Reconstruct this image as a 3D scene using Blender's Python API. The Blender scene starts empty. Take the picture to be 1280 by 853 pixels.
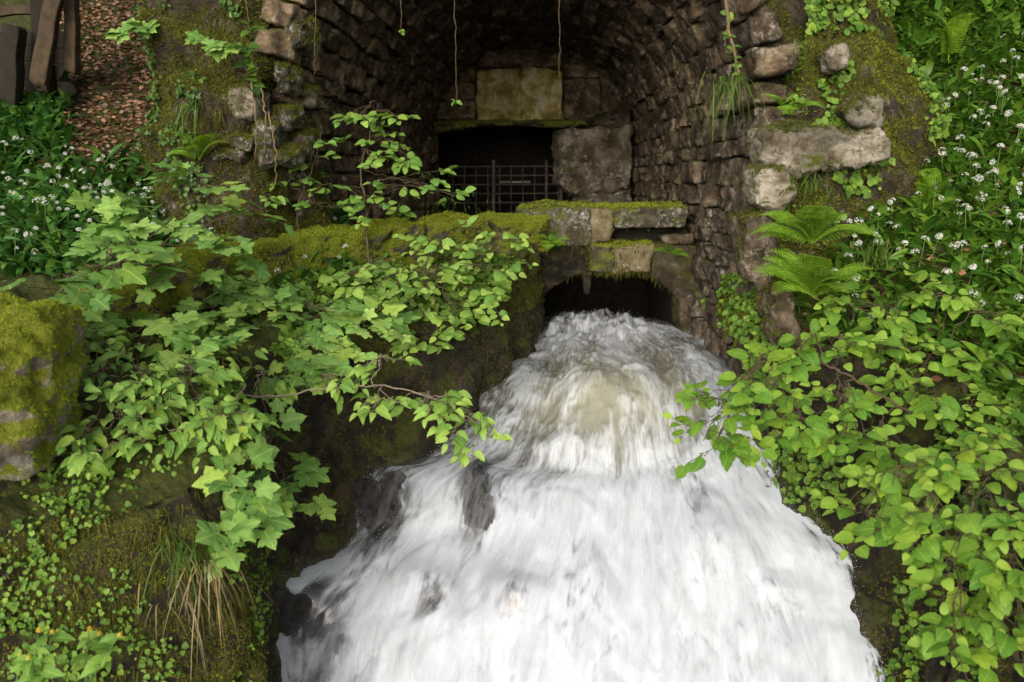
import bpy, bmesh, math, random
import numpy as np
from mathutils import Vector, Matrix

# ------------------------------------------------------------------ camera, sky, sun, exposure
S = bpy.context.scene
F = 1200.0                     # focal length in photograph pixels
CAMLOC = Vector((0, 0, 3.0))
camd = bpy.data.cameras.new('camera'); cam = bpy.data.objects.new('camera', camd)
S.collection.objects.link(cam); S.camera = cam
camd.sensor_width = 36.0; camd.lens = 36.0 * F / 1280.0
camd.clip_start = 0.05; camd.clip_end = 500
cam.location = CAMLOC
cam.rotation_euler = (math.radians(90) - math.atan(236.5 / F), 0, math.atan(50 / F))
camd.dof.use_dof = True; camd.dof.focus_distance = 6.2; camd.dof.aperture_fstop = 2.8
ROT = cam.rotation_euler.to_matrix()

world = bpy.data.worlds.new('World'); S.world = world; world.use_nodes = True
wn = world.node_tree; bgn = wn.nodes['Background']
sky = wn.nodes.new('ShaderNodeTexSky'); sky.sky_type = 'NISHITA'; sky.sun_disc = False
SUN_EL, SUN_AZ = math.radians(19), math.radians(190)     # azimuth: compass direction the light comes from (0 = +Y)
sky.sun_elevation = SUN_EL; sky.sun_rotation = SUN_AZ
sky.dust_density = 4.0; sky.air_density = 1.0; sky.ozone_density = 1.0
hs = wn.nodes.new('ShaderNodeHueSaturation'); hs.inputs['Saturation'].default_value = 0.35
wn.links.new(sky.outputs[0], hs.inputs['Color']); wn.links.new(hs.outputs[0], bgn.inputs['Color'])
bgn.inputs['Strength'].default_value = 0.15
sund = bpy.data.lights.new('sun', 'SUN'); sun = bpy.data.objects.new('sun', sund); S.collection.objects.link(sun)
sund.energy = 0.6; sund.angle = math.radians(28); sund.color = (1.0, 0.985, 0.965)
sdir = Vector((math.sin(SUN_AZ) * math.cos(SUN_EL), math.cos(SUN_AZ) * math.cos(SUN_EL), math.sin(SUN_EL)))
sun.rotation_euler = sdir.to_track_quat('Z', 'Y').to_euler(); sun.location = (0, -5, 12)
S.view_settings.view_transform = 'Standard'; S.view_settings.look = 'None'
S.view_settings.exposure = 0.82; S.view_settings.gamma = 1.0

# ------------------------------------------------------------------ helpers
rng = np.random.default_rng(7); random.seed(7)
COL = S.collection
ROTN = np.array(ROT)

def W(px, py, Y):
    """photograph pixel + distance along Y -> world point"""
    d = ROT @ Vector(((px - 640) / F, (426.5 - py) / F, -1))
    return CAMLOC + d * (Y / d.y)

def proj(P):
    q = (np.asarray(P, float) - np.array(CAMLOC)) @ ROTN
    return 640 + q[..., 0] / -q[..., 2] * F, 426.5 - q[..., 1] / -q[..., 2] * F

def _h(i, j, k, s):
    n = (i * 374761393 + j * 668265263 + k * 2147483647 + s * 1274126177) & 0xFFFFFFFF
    n = ((n ^ (n >> 13)) * 1274126177) & 0xFFFFFFFF
    n = ((n ^ (n >> 16)) * 2246822519) & 0xFFFFFFFF
    return ((n ^ (n >> 15)) & 0xFFFFFF) / float(0xFFFFFF)

def vnoise(p, seed=0):
    p = np.asarray(p, float); i = np.floor(p).astype(np.int64); f = p - i; f = f * f * (3 - 2 * f)
    r = 0
    for a in (0, 1):
        wx = f[:, 0] if a else 1 - f[:, 0]
        for b in (0, 1):
            wy = f[:, 1] if b else 1 - f[:, 1]
            for c in (0, 1):
                wz = f[:, 2] if c else 1 - f[:, 2]
                r = r + wx * wy * wz * _h(i[:, 0] + a, i[:, 1] + b, i[:, 2] + c, seed)
    return r * 2 - 1

def fbm(p, o=4, seed=0):
    p = np.asarray(p, float); r = 0; a = 1.0
    for k in range(o):
        r = r + a * vnoise(p, seed + k * 17); p = p * 2.03 + 5.1; a *= 0.5
    return r

def link(o, parent=None):
    COL.objects.link(o)
    if parent is not None: o.parent = parent
    return o

def mesh_np(name, v, f, mats=(), smooth=False, attrs=None, uv=None, fmat=None):
    v = np.asarray(v, np.float32); f = np.asarray(f, np.int32)
    me = bpy.data.meshes.new(name); k = f.shape[1]
    me.vertices.add(len(v)); me.vertices.foreach_set('co', v.ravel())
    me.loops.add(f.size); me.loops.foreach_set('vertex_index', f.ravel())
    me.polygons.add(len(f)); me.polygons.foreach_set('loop_start', np.arange(0, f.size, k, dtype=np.int32))
    me.polygons.foreach_set('loop_total', np.full(len(f), k, np.int32))
    if smooth: me.polygons.foreach_set('use_smooth', np.ones(len(f), bool))
    if fmat is not None: me.polygons.foreach_set('material_index', np.asarray(fmat, np.int32))
    me.update(calc_edges=True)
    for a, val in (attrs or {}).items():
        at = me.attributes.new(a, 'FLOAT', 'POINT'); at.data.foreach_set('value', np.asarray(val, np.float32))
    if uv is not None:
        l = me.uv_layers.new(name='UVMap'); l.data.foreach_set('uv', np.asarray(uv, np.float32)[f.ravel()].ravel())
    for m in (mats if isinstance(mats, (list, tuple)) else [mats]): me.materials.append(m)
    return me

def obj(name, me, parent=None, label=None, cat=None, group=None, kind=None):
    o = bpy.data.objects.new(name, me); link(o, parent)
    tag(o, label, cat, group, kind); return o

def tag(o, label=None, cat=None, group=None, kind=None):
    if label: o['label'] = label
    if cat: o['category'] = cat
    if group: o['group'] = group
    if kind: o['kind'] = kind
    return o

def thing(name, loc, label, cat, group=None):
    o = bpy.data.objects.new(name, None); o.empty_display_size = 0.1
    o.location = loc; COL.objects.link(o); return tag(o, label, cat, group)

def child(o, parent):
    """parent keeping world placement (parents are unrotated empties)"""
    o.parent = parent; o.matrix_parent_inverse = Matrix.Translation(parent.location).inverted(); return o

def gridfaces(nr, nc):
    i = np.arange(nr - 1)[:, None] * nc + np.arange(nc - 1)[None, :]; i = i.ravel()
    return np.stack([i, i + 1, i + nc + 1, i + nc], 1)

def crom(ctrl, n):
    """Catmull-Rom through control rows"""
    c = np.asarray(ctrl, float); m = len(c)
    c2 = np.vstack([2 * c[0] - c[1], c, 2 * c[-1] - c[-2]])
    t = np.linspace(0, m - 1 - 1e-6, n); i = np.floor(t).astype(int); u = (t - i)[:, None]
    p0, p1, p2, p3 = c2[i], c2[i + 1], c2[i + 2], c2[i + 3]
    return 0.5 * (2 * p1 + (p2 - p0) * u + (2 * p0 - 5 * p1 + 4 * p2 - p3) * u ** 2 + (3 * p1 - p0 - 3 * p2 + p3) * u ** 3)

def normals_of(v, f):
    n = np.zeros_like(v); a = v[f[:, 1]] - v[f[:, 0]]; b = v[f[:, 2]] - v[f[:, 0]]
    fn = np.cross(a, b)
    for k in range(f.shape[1]): np.add.at(n, f[:, k], fn)
    return n / (np.linalg.norm(n, axis=1, keepdims=True) + 1e-9)

def tris(f):
    return f if f.shape[1] == 3 else np.vstack([f[:, [0, 1, 2]], f[:, [0, 2, 3]]])

def sample(v, f, n, r=rng):
    t = tris(np.asarray(f)); v = np.asarray(v, float)
    c = np.cross(v[t[:, 1]] - v[t[:, 0]], v[t[:, 2]] - v[t[:, 0]]); A = np.linalg.norm(c, axis=1)
    k = r.choice(len(t), n, p=A / A.sum()); a = r.random((n, 1)); b = r.random((n, 1))
    s = a + b > 1; a[s] = 1 - a[s]; b[s] = 1 - b[s]
    p = v[t[k, 0]] + a * (v[t[k, 1]] - v[t[k, 0]]) + b * (v[t[k, 2]] - v[t[k, 0]])
    return p, c[k] / (A[k, None] + 1e-12)

def unit(a): return a / (np.linalg.norm(a, axis=-1, keepdims=True) + 1e-9)

def frames(d, n):
    """rotation matrices with local Y along d and local Z towards n"""
    y = unit(d); x = unit(np.cross(y, n)); z = np.cross(x, y)
    return np.stack([x, y, z], -1)

def scatter(tv, tf, pos, R, sc):
    """template copies merged into one vertex / face array"""
    tv = np.asarray(tv, float); tf = np.asarray(tf); n = len(pos)
    sc = np.asarray(sc, float); sc = sc[:, None] if sc.ndim == 1 else sc
    v = np.einsum('nij,nvj->nvi', R, tv[None] * sc[:, None, :]) + pos[:, None, :]
    f = tf[None] + (np.arange(n) * len(tv))[:, None, None]
    return v.reshape(-1, 3), f.reshape(-1, tf.shape[1])

def tube(pts, r, seg=6):
    """tapered tube through points -> v, quads"""
    P = np.asarray([tuple(p) for p in pts], float); m = len(P); r = np.broadcast_to(np.asarray(r, float), (m,))
    T = unit(np.gradient(P, axis=0)); ref = np.array([0.31, 0.2, 0.93]) if abs(T[0][2]) < .8 else np.array([1., .1, 0])
    X = unit(np.cross(T, ref)); Yv = np.cross(T, X); a = np.arange(seg) / seg * 2 * np.pi
    v = P[:, None] + r[:, None, None] * (np.cos(a)[None, :, None] * X[:, None] + np.sin(a)[None, :, None] * Yv[:, None])
    f = []
    for i in range(m - 1):
        for j in range(seg):
            f.append((i * seg + j, i * seg + (j + 1) % seg, (i + 1) * seg + (j + 1) % seg, (i + 1) * seg + j))
    return v.reshape(-1, 3), np.array(f)

def merge(parts):
    vs, fs, o = [], [], 0
    for v, f in parts: vs.append(v); fs.append(f + o); o += len(v)
    return np.vstack(vs), np.vstack(fs)

# ------------------------------------------------------------------ materials
class NT:
    def __init__(s, name):
        s.m = bpy.data.materials.new(name); s.m.use_nodes = True; s.t = s.m.node_tree
        s.b = s.t.nodes['Principled BSDF']; s.out = s.t.nodes['Material Output']
    def n(s, typ, **kw):
        nd = s.t.nodes.new('ShaderNode' + typ)
        for k, v in kw.items():
            if k[0] == '_': setattr(nd, k[1:], v)
            else:
                key = int(k[1:]) if k[0] == 'i' and k[1:].isdigit() else k.replace('__', ' ')
                if isinstance(v, bpy.types.NodeSocket): s.t.links.new(v, nd.inputs[key])
                else: nd.inputs[key].default_value = v
        return nd
    def l(s, a, b): s.t.links.new(a, b)
    def math(s, op, a, b=None, clamp=False):
        nd = s.n('Math', _operation=op, _use_clamp=clamp)
        for i, x in enumerate((a, b)):
            if x is None: continue
            if isinstance(x, bpy.types.NodeSocket): s.l(x, nd.inputs[i])
            else: nd.inputs[i].default_value = x
        return nd.outputs[0]
    def ramp(s, fac, stops):
        r = s.n('ValToRGB'); s.l(fac, r.inputs[0]); e = r.color_ramp.elements
        while len(e) < len(stops): e.new(0.5)
        for el, (p, c) in zip(e, stops): el.position = p; el.color = (*c, 1) if len(c) == 3 else c
        return r.outputs[0]
    def step(s, fac, lo, hi):
        m = s.n('MapRange', _interpolation_type='SMOOTHSTEP', i1=lo, i2=hi); s.l(fac, m.inputs[0]); return m.outputs[0]
    def mix(s, fac, a, b, mode='MIX'):
        m = s.n('MixRGB', _blend_type=mode)
        for i, x in enumerate((fac, a, b)):
            if isinstance(x, bpy.types.NodeSocket): s.l(x, m.inputs[i])
            elif isinstance(x, (int, float)): m.inputs[i].default_value = x
            else: m.inputs[i].default_value = (*x, 1)
        return m.outputs[0]
    def noise(s, vec, scale, detail=6, rough=.6, dist=0.0):
        nd = s.n('TexNoise', Scale=scale, Detail=detail, Roughness=rough, Distortion=dist); s.l(vec, nd.inputs['Vector']); return nd.outputs[0]

def stone_mat(name, c1, c2, c3, scale=6, lichen=0.0, lcol=(.55, .53, .47), moss=0.0, mcol=(.13, .14, .02), mcol2=(.05, .07, .012),
              rough=.75, bump=.6, upmoss=.6, var=.5, spec=.3, stain=.5):
    t = NT(name); g = t.n('NewGeometry'); P = g.outputs['Position']; Nz = t.n('SeparateXYZ', i0=g.outputs['Normal']).outputs[2]
    n1 = t.noise(P, scale, 9, .65, .3); n2 = t.noise(P, scale * .35, 4); n3 = t.noise(P, scale * 3.2, 8, .72)
    c = t.ramp(n1, [(.37, c1), (.5, c2), (.63, c3)])
    st = t.step(n2, .38, .62)
    c = t.mix(t.math('MULTIPLY', t.math('SUBTRACT', 1.0, st), stain), c, t.mix(.75, c, (.03, .022, .012)))
    oi = t.n('ObjectInfo').outputs['Random']
    c = t.mix(1.0, c, t.ramp(oi, [(0, (1 - var,) * 3), (1, (1 + var * .8, 1 + var * .75, 1 + var * .6))]), 'MULTIPLY')
    if lichen > 0:
        lm = t.math('MULTIPLY', t.math('MULTIPLY', t.step(n3, .56 - .10 * lichen, .68 - .06 * lichen), t.step(t.noise(P, scale * .7, 4), .56 - .22 * lichen, .70 - .2 * lichen)), .85)
        c = t.mix(lm, c, lcol)
    if moss > 0:
        nm = t.math('ADD', t.noise(P, 3.1, 8, .7), t.math('MULTIPLY', Nz, upmoss * .35))
        mm = t.step(nm, .78 - .42 * moss, .88 - .40 * moss)
        mc = t.ramp(t.noise(P, 23, 5, .7), [(.32, mcol2), (.62, mcol)])
        c = t.mix(mm, c, mc)
    t.l(c, t.b.inputs['Base Color']); t.b.inputs['Roughness'].default_value = rough
    t.b.inputs['Specular IOR Level'].default_value = spec
    h = t.math('ADD', t.math('MULTIPLY', t.noise(P, scale * 1.6, 10, .68), 1.0), t.math('MULTIPLY', n3, .35))
    bp = t.n('Bump', Strength=min(1, bump * 1.3), Distance=.10); t.l(h, bp.inputs['Height']); t.l(bp.outputs[0], t.b.inputs['Normal'])
    return t.m

def leaf_mat(name, cd, cl, tr=.38, rough=.6, veins=True):
    t = NT(name)
    r = t.math('FRACT', t.math('ADD', t.n('ObjectInfo').outputs['Random'], t.n('NewGeometry').outputs['Random Per Island']))
    c = t.ramp(r, [(0, cd), (.55, tuple((a + b) / 2 for a, b in zip(cd, cl))), (1, cl)])
    r2 = t.math('FRACT', t.math('MULTIPLY', r, 7.31)); c = t.mix(1.0, c, t.ramp(r2, [(0, (.80, .92, 1.0)), (.8, (1.05, 1.02, .92)), (1, (1.2, 1.06, .8))]), 'MULTIPLY')
    P = t.n('NewGeometry').outputs['Position']
    c = t.mix(1.0, c, t.ramp(t.noise(P, 40, 3), [(.3, (.82, .82, .82)), (.7, (1.12, 1.1, 1.1))]), 'MULTIPLY')
    if veins:
        uv = t.n('SeparateXYZ', i0=t.n('TexCoord').outputs['UV']); au = t.math('ABSOLUTE', uv.outputs[0])
        s = t.math('FRACT', t.math('MULTIPLY', t.math('SUBTRACT', uv.outputs[1], t.math('MULTIPLY', au, .7)), 8.0))
        vn = t.math('MAXIMUM', t.math('LESS_THAN', au, .018), t.math('MULTIPLY', t.math('LESS_THAN', s, .12), .5))
        c = t.mix(t.math('MULTIPLY', vn, .35), c, (min(1, cl[0] * 1.7), min(1, cl[1] * 1.4), cl[2] * 1.6))
    t.l(c, t.b.inputs['Base Color']); t.b.inputs['Roughness'].default_value = rough
    t.b.inputs['Specular IOR Level'].default_value = .22
    tl = t.n('BsdfTranslucent'); t.l(t.mix(1.0, c, (1.25, 1.3, .55), 'MULTIPLY'), tl.inputs[0])
    mx = t.n('MixShader', Fac=tr); t.l(t.b.outputs[0], mx.inputs[1]); t.l(tl.outputs[0], mx.inputs[2])
    t.l(mx.outputs[0], t.out.inputs['Surface']); return t.m

def plain_mat(name, c, rough=.7, noise=.3, scale=20, spec=.3, metal=0, c2=None, bump=.2):
    t = NT(name); P = t.n('NewGeometry').outputs['Position']; n = t.noise(P, scale, 6, .65)
    c2 = c2 or tuple(x * (1 - noise) for x in c)
    t.l(t.ramp(n, [(.35, c2), (.65, c)]), t.b.inputs['Base Color']); t.b.inputs['Roughness'].default_value = rough
    t.b.inputs['Specular IOR Level'].default_value = spec; t.b.inputs['Metallic'].default_value = metal
    bp = t.n('Bump', Strength=bump, Distance=.02); t.l(n, bp.inputs['Height']); t.l(bp.outputs[0], t.b.inputs['Normal'])
    return t.m

M = {}
M['vault'] = stone_mat('vault_stone', (.036, .024, .013), (.135, .092, .052), (.32, .24, .155), 6, .6, (.40, .36, .29), .36, (.12, .105, .018), var=.45)
M['jamb'] = stone_mat('jamb_stone', (.034, .024, .013), (.125, .09, .055), (.28, .22, .155), 6, .55, (.42, .38, .31), .35, (.08, .085, .014), var=.35)
M['pale'] = stone_mat('pale_limestone', (.15, .12, .075), (.34, .29, .22), (.50, .45, .36), 6, .3, (.58, .55, .49), .46, (.11, .12, .018), var=.25, stain=.6)
M['lichen'] = stone_mat('lichened_stone', (.032, .025, .013), (.105, .085, .052), (.22, .19, .145), 8, .72, (.48, .47, .42), .58, (.13, .14, .02), var=.2)
M['backrock'] = stone_mat('back_rock', (.05, .036, .018), (.17, .13, .08), (.34, .29, .22), 5, .7, (.44, .41, .35), .42, (.12, .12, .02), var=.2)
M['ochre'] = stone_mat('ochre_stone', (.13, .095, .045), (.25, .20, .11), (.34, .295, .18), 6, .3, (.5, .46, .33), .45, (.13, .13, .02), var=.1)
M['mossy'] = stone_mat('mossy_stone', (.05, .04, .02), (.12, .10, .055), (.2, .17, .11), 7, .3, (.45, .43, .36), .78, (.28, .30, .024), (.11, .14, .014), var=.15, bump=.8)
M['outcrop'] = stone_mat('outcrop_rock', (.025, .018, .009), (.075, .055, .03), (.17, .135, .09), 5, .35, (.40, .37, .30), .62, (.11, .105, .012), (.035, .042, .008), var=.1, bump=.9, upmoss=.8)
M['bank'] = stone_mat('bank_soil', (.010, .007, .004), (.030, .022, .011), (.085, .062, .033), 7, .2, (.22, .19, .13), .50, (.10, .11, .014), (.03, .038, .008), var=.0, bump=.9, upmoss=1.0)
M['boulder'] = stone_mat('boulder_stone', (.18, .12, .08), (.34, .27, .20), (.50, .45, .38), 8, .6, (.58, .56, .52), 1.0, (.30, .32, .024), (.13, .155, .014), var=0, bump=.7, upmoss=1.3)
M['wet'] = stone_mat('wet_rock', (.012, .010, .009), (.028, .024, .02), (.06, .05, .045), 8, 0, moss=0, rough=.18, spec=.6, var=.1, stain=.3)
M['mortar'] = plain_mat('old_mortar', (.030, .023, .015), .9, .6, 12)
M['panel'] = stone_mat('panel_stone', (.24, .18, .04), (.50, .40, .12), (.76, .70, .50), 5, .4, (.62, .58, .48), .25, (.20, .18, .02), (.12, .11, .02), var=.08, bump=.3, upmoss=0)
M['iron'] = plain_mat('rusty_iron', (.10, .08, .06), .6, .5, 40, .4, .6)
M['wood'] = plain_mat('weathered_timber', (.065, .043, .022), .85, .55, 14, bump=.6)
M['wooddark'] = plain_mat('dark_timber', (.022, .016, .010), .9, .5, 10, bump=.5)
M['glint_strip'] = plain_mat('painted_glint', (.42, .38, .32), .7, .3, 10)  # flat pale colour that stands in for a glint
M['bark'] = plain_mat('twig_bark', (.085, .062, .032), .8, .4, 50)
M['barkgrey'] = plain_mat('branch_bark', (.24, .19, .13), .8, .4, 50)
M['hazel'] = leaf_mat('hazel_leaf', (.115, .24, .04), (.30, .46, .095))
M['hazelyellow'] = leaf_mat('hazel_leaf_young', (.10, .225, .026), (.255, .405, .055), .42)
M['maple'] = leaf_mat('maple_leaf', (.12, .25, .05), (.30, .46, .11), .35)
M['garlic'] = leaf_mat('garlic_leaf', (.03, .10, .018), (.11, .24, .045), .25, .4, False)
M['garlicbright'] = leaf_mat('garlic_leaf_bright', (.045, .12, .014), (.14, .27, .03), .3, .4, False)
M['herb'] = leaf_mat('herb_leaf', (.07, .15, .018), (.22, .35, .05), .3, .5, False)
M['fern'] = leaf_mat('fern_frond', (.14, .28, .02), (.30, .46, .05), .35, .5, False)
M['ivy'] = leaf_mat('ivy_leaf', (.025, .06, .012), (.09, .16, .025), .2, .35, False)
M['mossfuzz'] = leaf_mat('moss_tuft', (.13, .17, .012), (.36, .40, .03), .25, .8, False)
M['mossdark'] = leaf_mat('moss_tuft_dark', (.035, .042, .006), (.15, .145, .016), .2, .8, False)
M['grass'] = leaf_mat('grass_blade', (.05, .10, .015), (.14, .21, .04), .3, .5, False)
M['straw'] = leaf_mat('dry_grass', (.20, .14, .07), (.40, .31, .17), .2, .6, False)
M['litter'] = leaf_mat('dead_leaf', (.09, .035, .018), (.34, .20, .13), .1, .7, False)
M['litterpale'] = leaf_mat('dead_leaf_pale', (.25, .16, .09), (.50, .38, .25), .1, .7, False)
M['petal'] = leaf_mat('white_petal', (.48, .50, .44), (.66, .67, .62), .25, .6, False)
M['yellow'] = leaf_mat('yellow_petal', (.62, .42, .05), (.75, .6, .12), .2, .6, False)
M['stalk'] = plain_mat('green_stalk', (.10, .17, .035), .6, .3, 30)
M['root'] = plain_mat('hanging_root', (.17, .12, .065), .85, .4, 40)

# ------------------------------------------------------------------ the setting: banks as swept sheets
# one control = lip(x,y,z) | back of ledge(x,y,z) | far up the hill(x,y,z)
def sweep(name, ctrl, nc, label, flip, power, seed, mat, foot=-.45, batter=.12):
    C = crom(ctrl, nc); lip, back, far = C[:, 0:3], C[:, 3:6], C[:, 6:9]
    out = lip - back; out[:, 2] = 0; out = unit(out)
    rows = []
    nf, nl, nh = 64, 46, 60
    for k in range(nf):
        t = k / nf; p = lip.copy(); p[:, 2] = foot + (lip[:, 2] - foot) * t; p += out * batter * (1 - t); rows.append(p)
    for k in range(nl):
        t = k / nl; p = lip + (back - lip) * t; rows.append(p)
    for k in range(nh):
        t = (k / (nh - 1)); tt = t ** 1.6; p = back + (far - back) * tt
        p[:, 2] = back[:, 2] + (far[:, 2] - back[:, 2]) * tt ** power; rows.append(p)
    V = np.stack(rows).reshape(-1, 3); f = gridfaces(len(rows), nc)
    if flip: f = f[:, ::-1]
    n = normals_of(V, f)
    d = fbm(V * 1.7, 3, seed) * .07 + fbm(V * 5.5, 4, seed + 5) * .045 + np.abs(fbm(V * 3.0, 3, seed + 9)) * .05 + fbm(V * 15, 3, seed + 13) * .014
    V = V + n * d[:, None]
    o = obj(name, mesh_np(name, V, f, mat, True), kind='structure'); o['label'] = label
    return V, f, nc, nf, nl

LEFT = [(-.10, 8.05, 2.40, -.5, 8.4, 2.40, -.9, 8.9, 2.35), (-.27, 7.0, 2.15, -.9, 7.6, 2.36, -1.4, 8.6, 2.4),
        (-.5, 6.25, 1.98, -1.4, 7.0, 2.28, -1.9, 8.2, 2.5), (-1.15, 5.55, 1.95, -1.9, 6.3, 2.33, -3.2, 12, 6.5),
        (-1.58, 5.05, 1.9, -2.4, 5.8, 2.36, -5, 13, 7), (-1.50, 4.4, 1.84, -2.6, 5.2, 2.36, -6.5, 13.5, 7),
        (-1.36, 3.95, 1.75, -2.8, 4.9, 2.3, -9, 13, 7), (-1.6, 3.6, 1.62, -2.9, 4.6, 2.25, -11, 11, 6),
        (-2.2, 3.4, 1.55, -3.3, 4.4, 2.2, -12, 8, 4.5), (-3.6, 3.3, 1.5, -4.3, 4.3, 2.2, -13, 5, 2.6)]
RIGHT = [(1.36, 6.5, 2.1, 1.65, 6.8, 2.3, 2.6, 12, 6), (1.24, 5.5, 2.05, 1.75, 5.9, 2.5, 3.2, 13, 7), (1.36, 5.14, 1.98, 2.0, 5.6, 2.48, 5, 13.5, 7.5),
         (1.76, 4.85, 1.85, 2.45, 5.4, 2.4, 7, 13, 7.5), (2.0, 4.4, 1.7, 2.9, 5.0, 2.3, 10, 11, 6), (1.95, 3.8, 1.55, 3.1, 4.5, 2.1, 12, 8, 4.5),
         (2.1, 2.6, 1.3, 3.6, 3.4, 1.9, 12, 4, 2.5)]
LV, LF, LNC, LNF, LNL = sweep('stream_bank', LEFT, 260, 'dark mossy earth bank below the parapet and the boulder', False, 1.3, 3, M['bank'])
RV, RF, RNC, RNF, RNL = sweep('stream_bank', RIGHT, 190, 'dark earth bank below the hazel bushes and the ferns', True, 1.0, 31, M['bank'])
LN_, RN_ = normals_of(LV, LF), normals_of(RV, RF)

gv = np.array([(-120, -120, -.7), (120, -120, -.7), (120, 120, -.7), (-120, 120, -.7)], float)
obj('ground', mesh_np('ground', gv, np.array([[0, 1, 2, 3]]), M['bank']), kind='structure')
# hill above the tunnel (out of frame, shades it)
hx, hy = np.meshgrid(np.linspace(-4.2, 4.2, 40), np.linspace(5.95, 16, 30))
hz = 5.25 + (hy - 5.9) * .35 + fbm(np.stack([hx.ravel(), hy.ravel(), hx.ravel() * 0], 1) * .8, 4, 77).reshape(hx.shape) * .15
hv = np.stack([hx.ravel(), hy.ravel(), hz.ravel()], 1); hf = gridfaces(30, 40)
obj('hillside', mesh_np('hillside', hv, hf, M['bank'], True), kind='structure')

# ------------------------------------------------------------------ rough stone building blocks
def block_variant(n, seed, k=9, amp=.07):
    g = np.linspace(-.5, .5, n); vs, fs, o = [], [], 0
    for ax in range(3):
        for sg in (-.5, .5):
            a, b = np.meshgrid(g, g, indexing='ij'); c = np.full_like(a, sg)
            q = [None] * 3; q[ax] = c; q[(ax + 1) % 3] = a; q[(ax + 2) % 3] = b
            vs.append(np.stack([x.ravel() for x in q], 1)); f = gridfaces(n, n)
            fs.append((f[:, ::-1] if sg > 0 else f) + o); o += n * n
    v = np.vstack(vs); f = np.vstack(fs)
    key = np.round(v * 1e4).astype(int); _, ix, inv = np.unique(key, axis=0, return_index=True, return_inverse=True)
    v = v[ix]; f = inv.ravel()[f]
    r = (np.abs(v) ** k).sum(1) ** (1 / k); v = v * (0.5 / r)[:, None]
    rs = np.random.default_rng(seed)
    for i in range(3): v[:, i] *= 1 + (v @ rs.normal(0, .16, 3))
    d = fbm(v * 2.3 + seed * 3.3, 3, seed) * amp * .9 - np.abs(fbm(v * 4.5 + seed, 4, seed + 4)) * amp * .8 + fbm(v * 11, 3, seed + 6) * amp * .3
    v = v + unit(v) * d[:, None]
    return v, f
VAR = [block_variant(10, 100 + i, 14, .10) for i in range(12)]
VARHI = [block_variant(18, 200 + i, 7, .12) for i in range(8)]
_vm = {}
def var_mesh(hi, i, mat):
    key = (hi, i, mat.name)
    if key not in _vm: _vm[key] = mesh_np('stone', *(VARHI if hi else VAR)[i], mat, True)
    return _vm[key]

def stone_at(parent, loc, R, size, mat, hi=False, name='stone', i=None):
    i = random.randrange(8 if hi else 12) if i is None else i
    o = bpy.data.objects.new(name, var_mesh(hi, i, mat)); COL.objects.link(o)
    m = Matrix([list(r) for r in R]).to_4x4(); m.translation = Vector(loc)
    o.matrix_world = m @ Matrix.Diagonal((*size, 1)); 
    if parent is not None: child(o, parent)
    return o

def prism_stone(name, parent, poly, Y0, Y1, mat, amp=.025, seed=1, cuts=.06, smooth=True, label=None, freq=9):
    """polygon given in photograph pixels on the plane Y0, given depth, bevelled, subdivided and roughened"""
    bm = bmesh.new(); vs = [bm.verts.new(W(x, y, Y0)) for x, y in poly]; f = bm.faces.new(vs)
    bm.normal_update()
    if f.normal.y > 0: f.normal_flip()
    ext = bmesh.ops.extrude_face_region(bm, geom=[f]); 
    for e in ext['geom']:
        if isinstance(e, bmesh.types.BMVert): e.co.y += (Y1 - Y0)
    bmesh.ops.recalc_face_normals(bm, faces=bm.faces)
    bmesh.ops.bevel(bm, geom=list(bm.edges), offset=.012, segments=1, affect='EDGES')
    bmesh.ops.triangulate(bm, faces=list(bm.faces))
    for _ in range(6):
        le = [e for e in bm.edges if e.calc_length() > cuts]
        if not le: break
        bmesh.ops.subdivide_edges(bm, edges=le, cuts=1); bmesh.ops.triangulate(bm, faces=list(bm.faces))
    bm.verts.ensure_lookup_table(); bm.normal_update()
    V = np.array([v.co[:] for v in bm.verts]); Nn = np.array([v.normal[:] for v in bm.verts])
    V = V + Nn * ((fbm(V * freq, 3, seed) * .6 - np.abs(fbm(V * freq * 2.2, 4, seed + 3)) * .7 + .3 + fbm(V * 34, 3, seed + 7) * .16) * amp)[:, None]
    f = np.array([[v.index for v in fc.verts] for fc in bm.faces]); bm.free()
    o = obj(name, mesh_np(name, V, f, mat, smooth), label=label); child(o, parent)
    return V, f

# ------------------------------------------------------------------ stone tunnel
TY0, TY1 = 5.75, 13.0
def section(Y):
    t = np.clip((Y - TY0) / (TY1 - TY0), 0, 1)
    return dict(cx=-.26 + .0 * t, hw=1.46 - .12 * t, sp=3.30 - .18 * t, rise=1.60 - .28 * t)
LWL, LA, LWR = 1.1, 4.7, 2.1
def sec_pt(Y, s):
    """s in metres from foot of the far wall over the crown to the stream foot -> x, z, inward nx, nz"""
    q = section(Y); cx, hw, sp, rise = q['cx'], q['hw'], q['sp'], q['rise']
    if s < LWL: return cx - hw, sp - (LWL - s), 1., 0.
    if s < LWL + LA:
        a = math.pi * (1 - (s - LWL) / LA); c, d = math.cos(a), math.sin(a)
        nx, nz = -c / hw, -d / rise; l = math.hypot(nx, nz); return cx + hw * c, sp + rise * d, nx / l, nz / l
    e = s - LWL - LA; return cx + hw + .03 * e, sp - e, -1., .03

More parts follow.
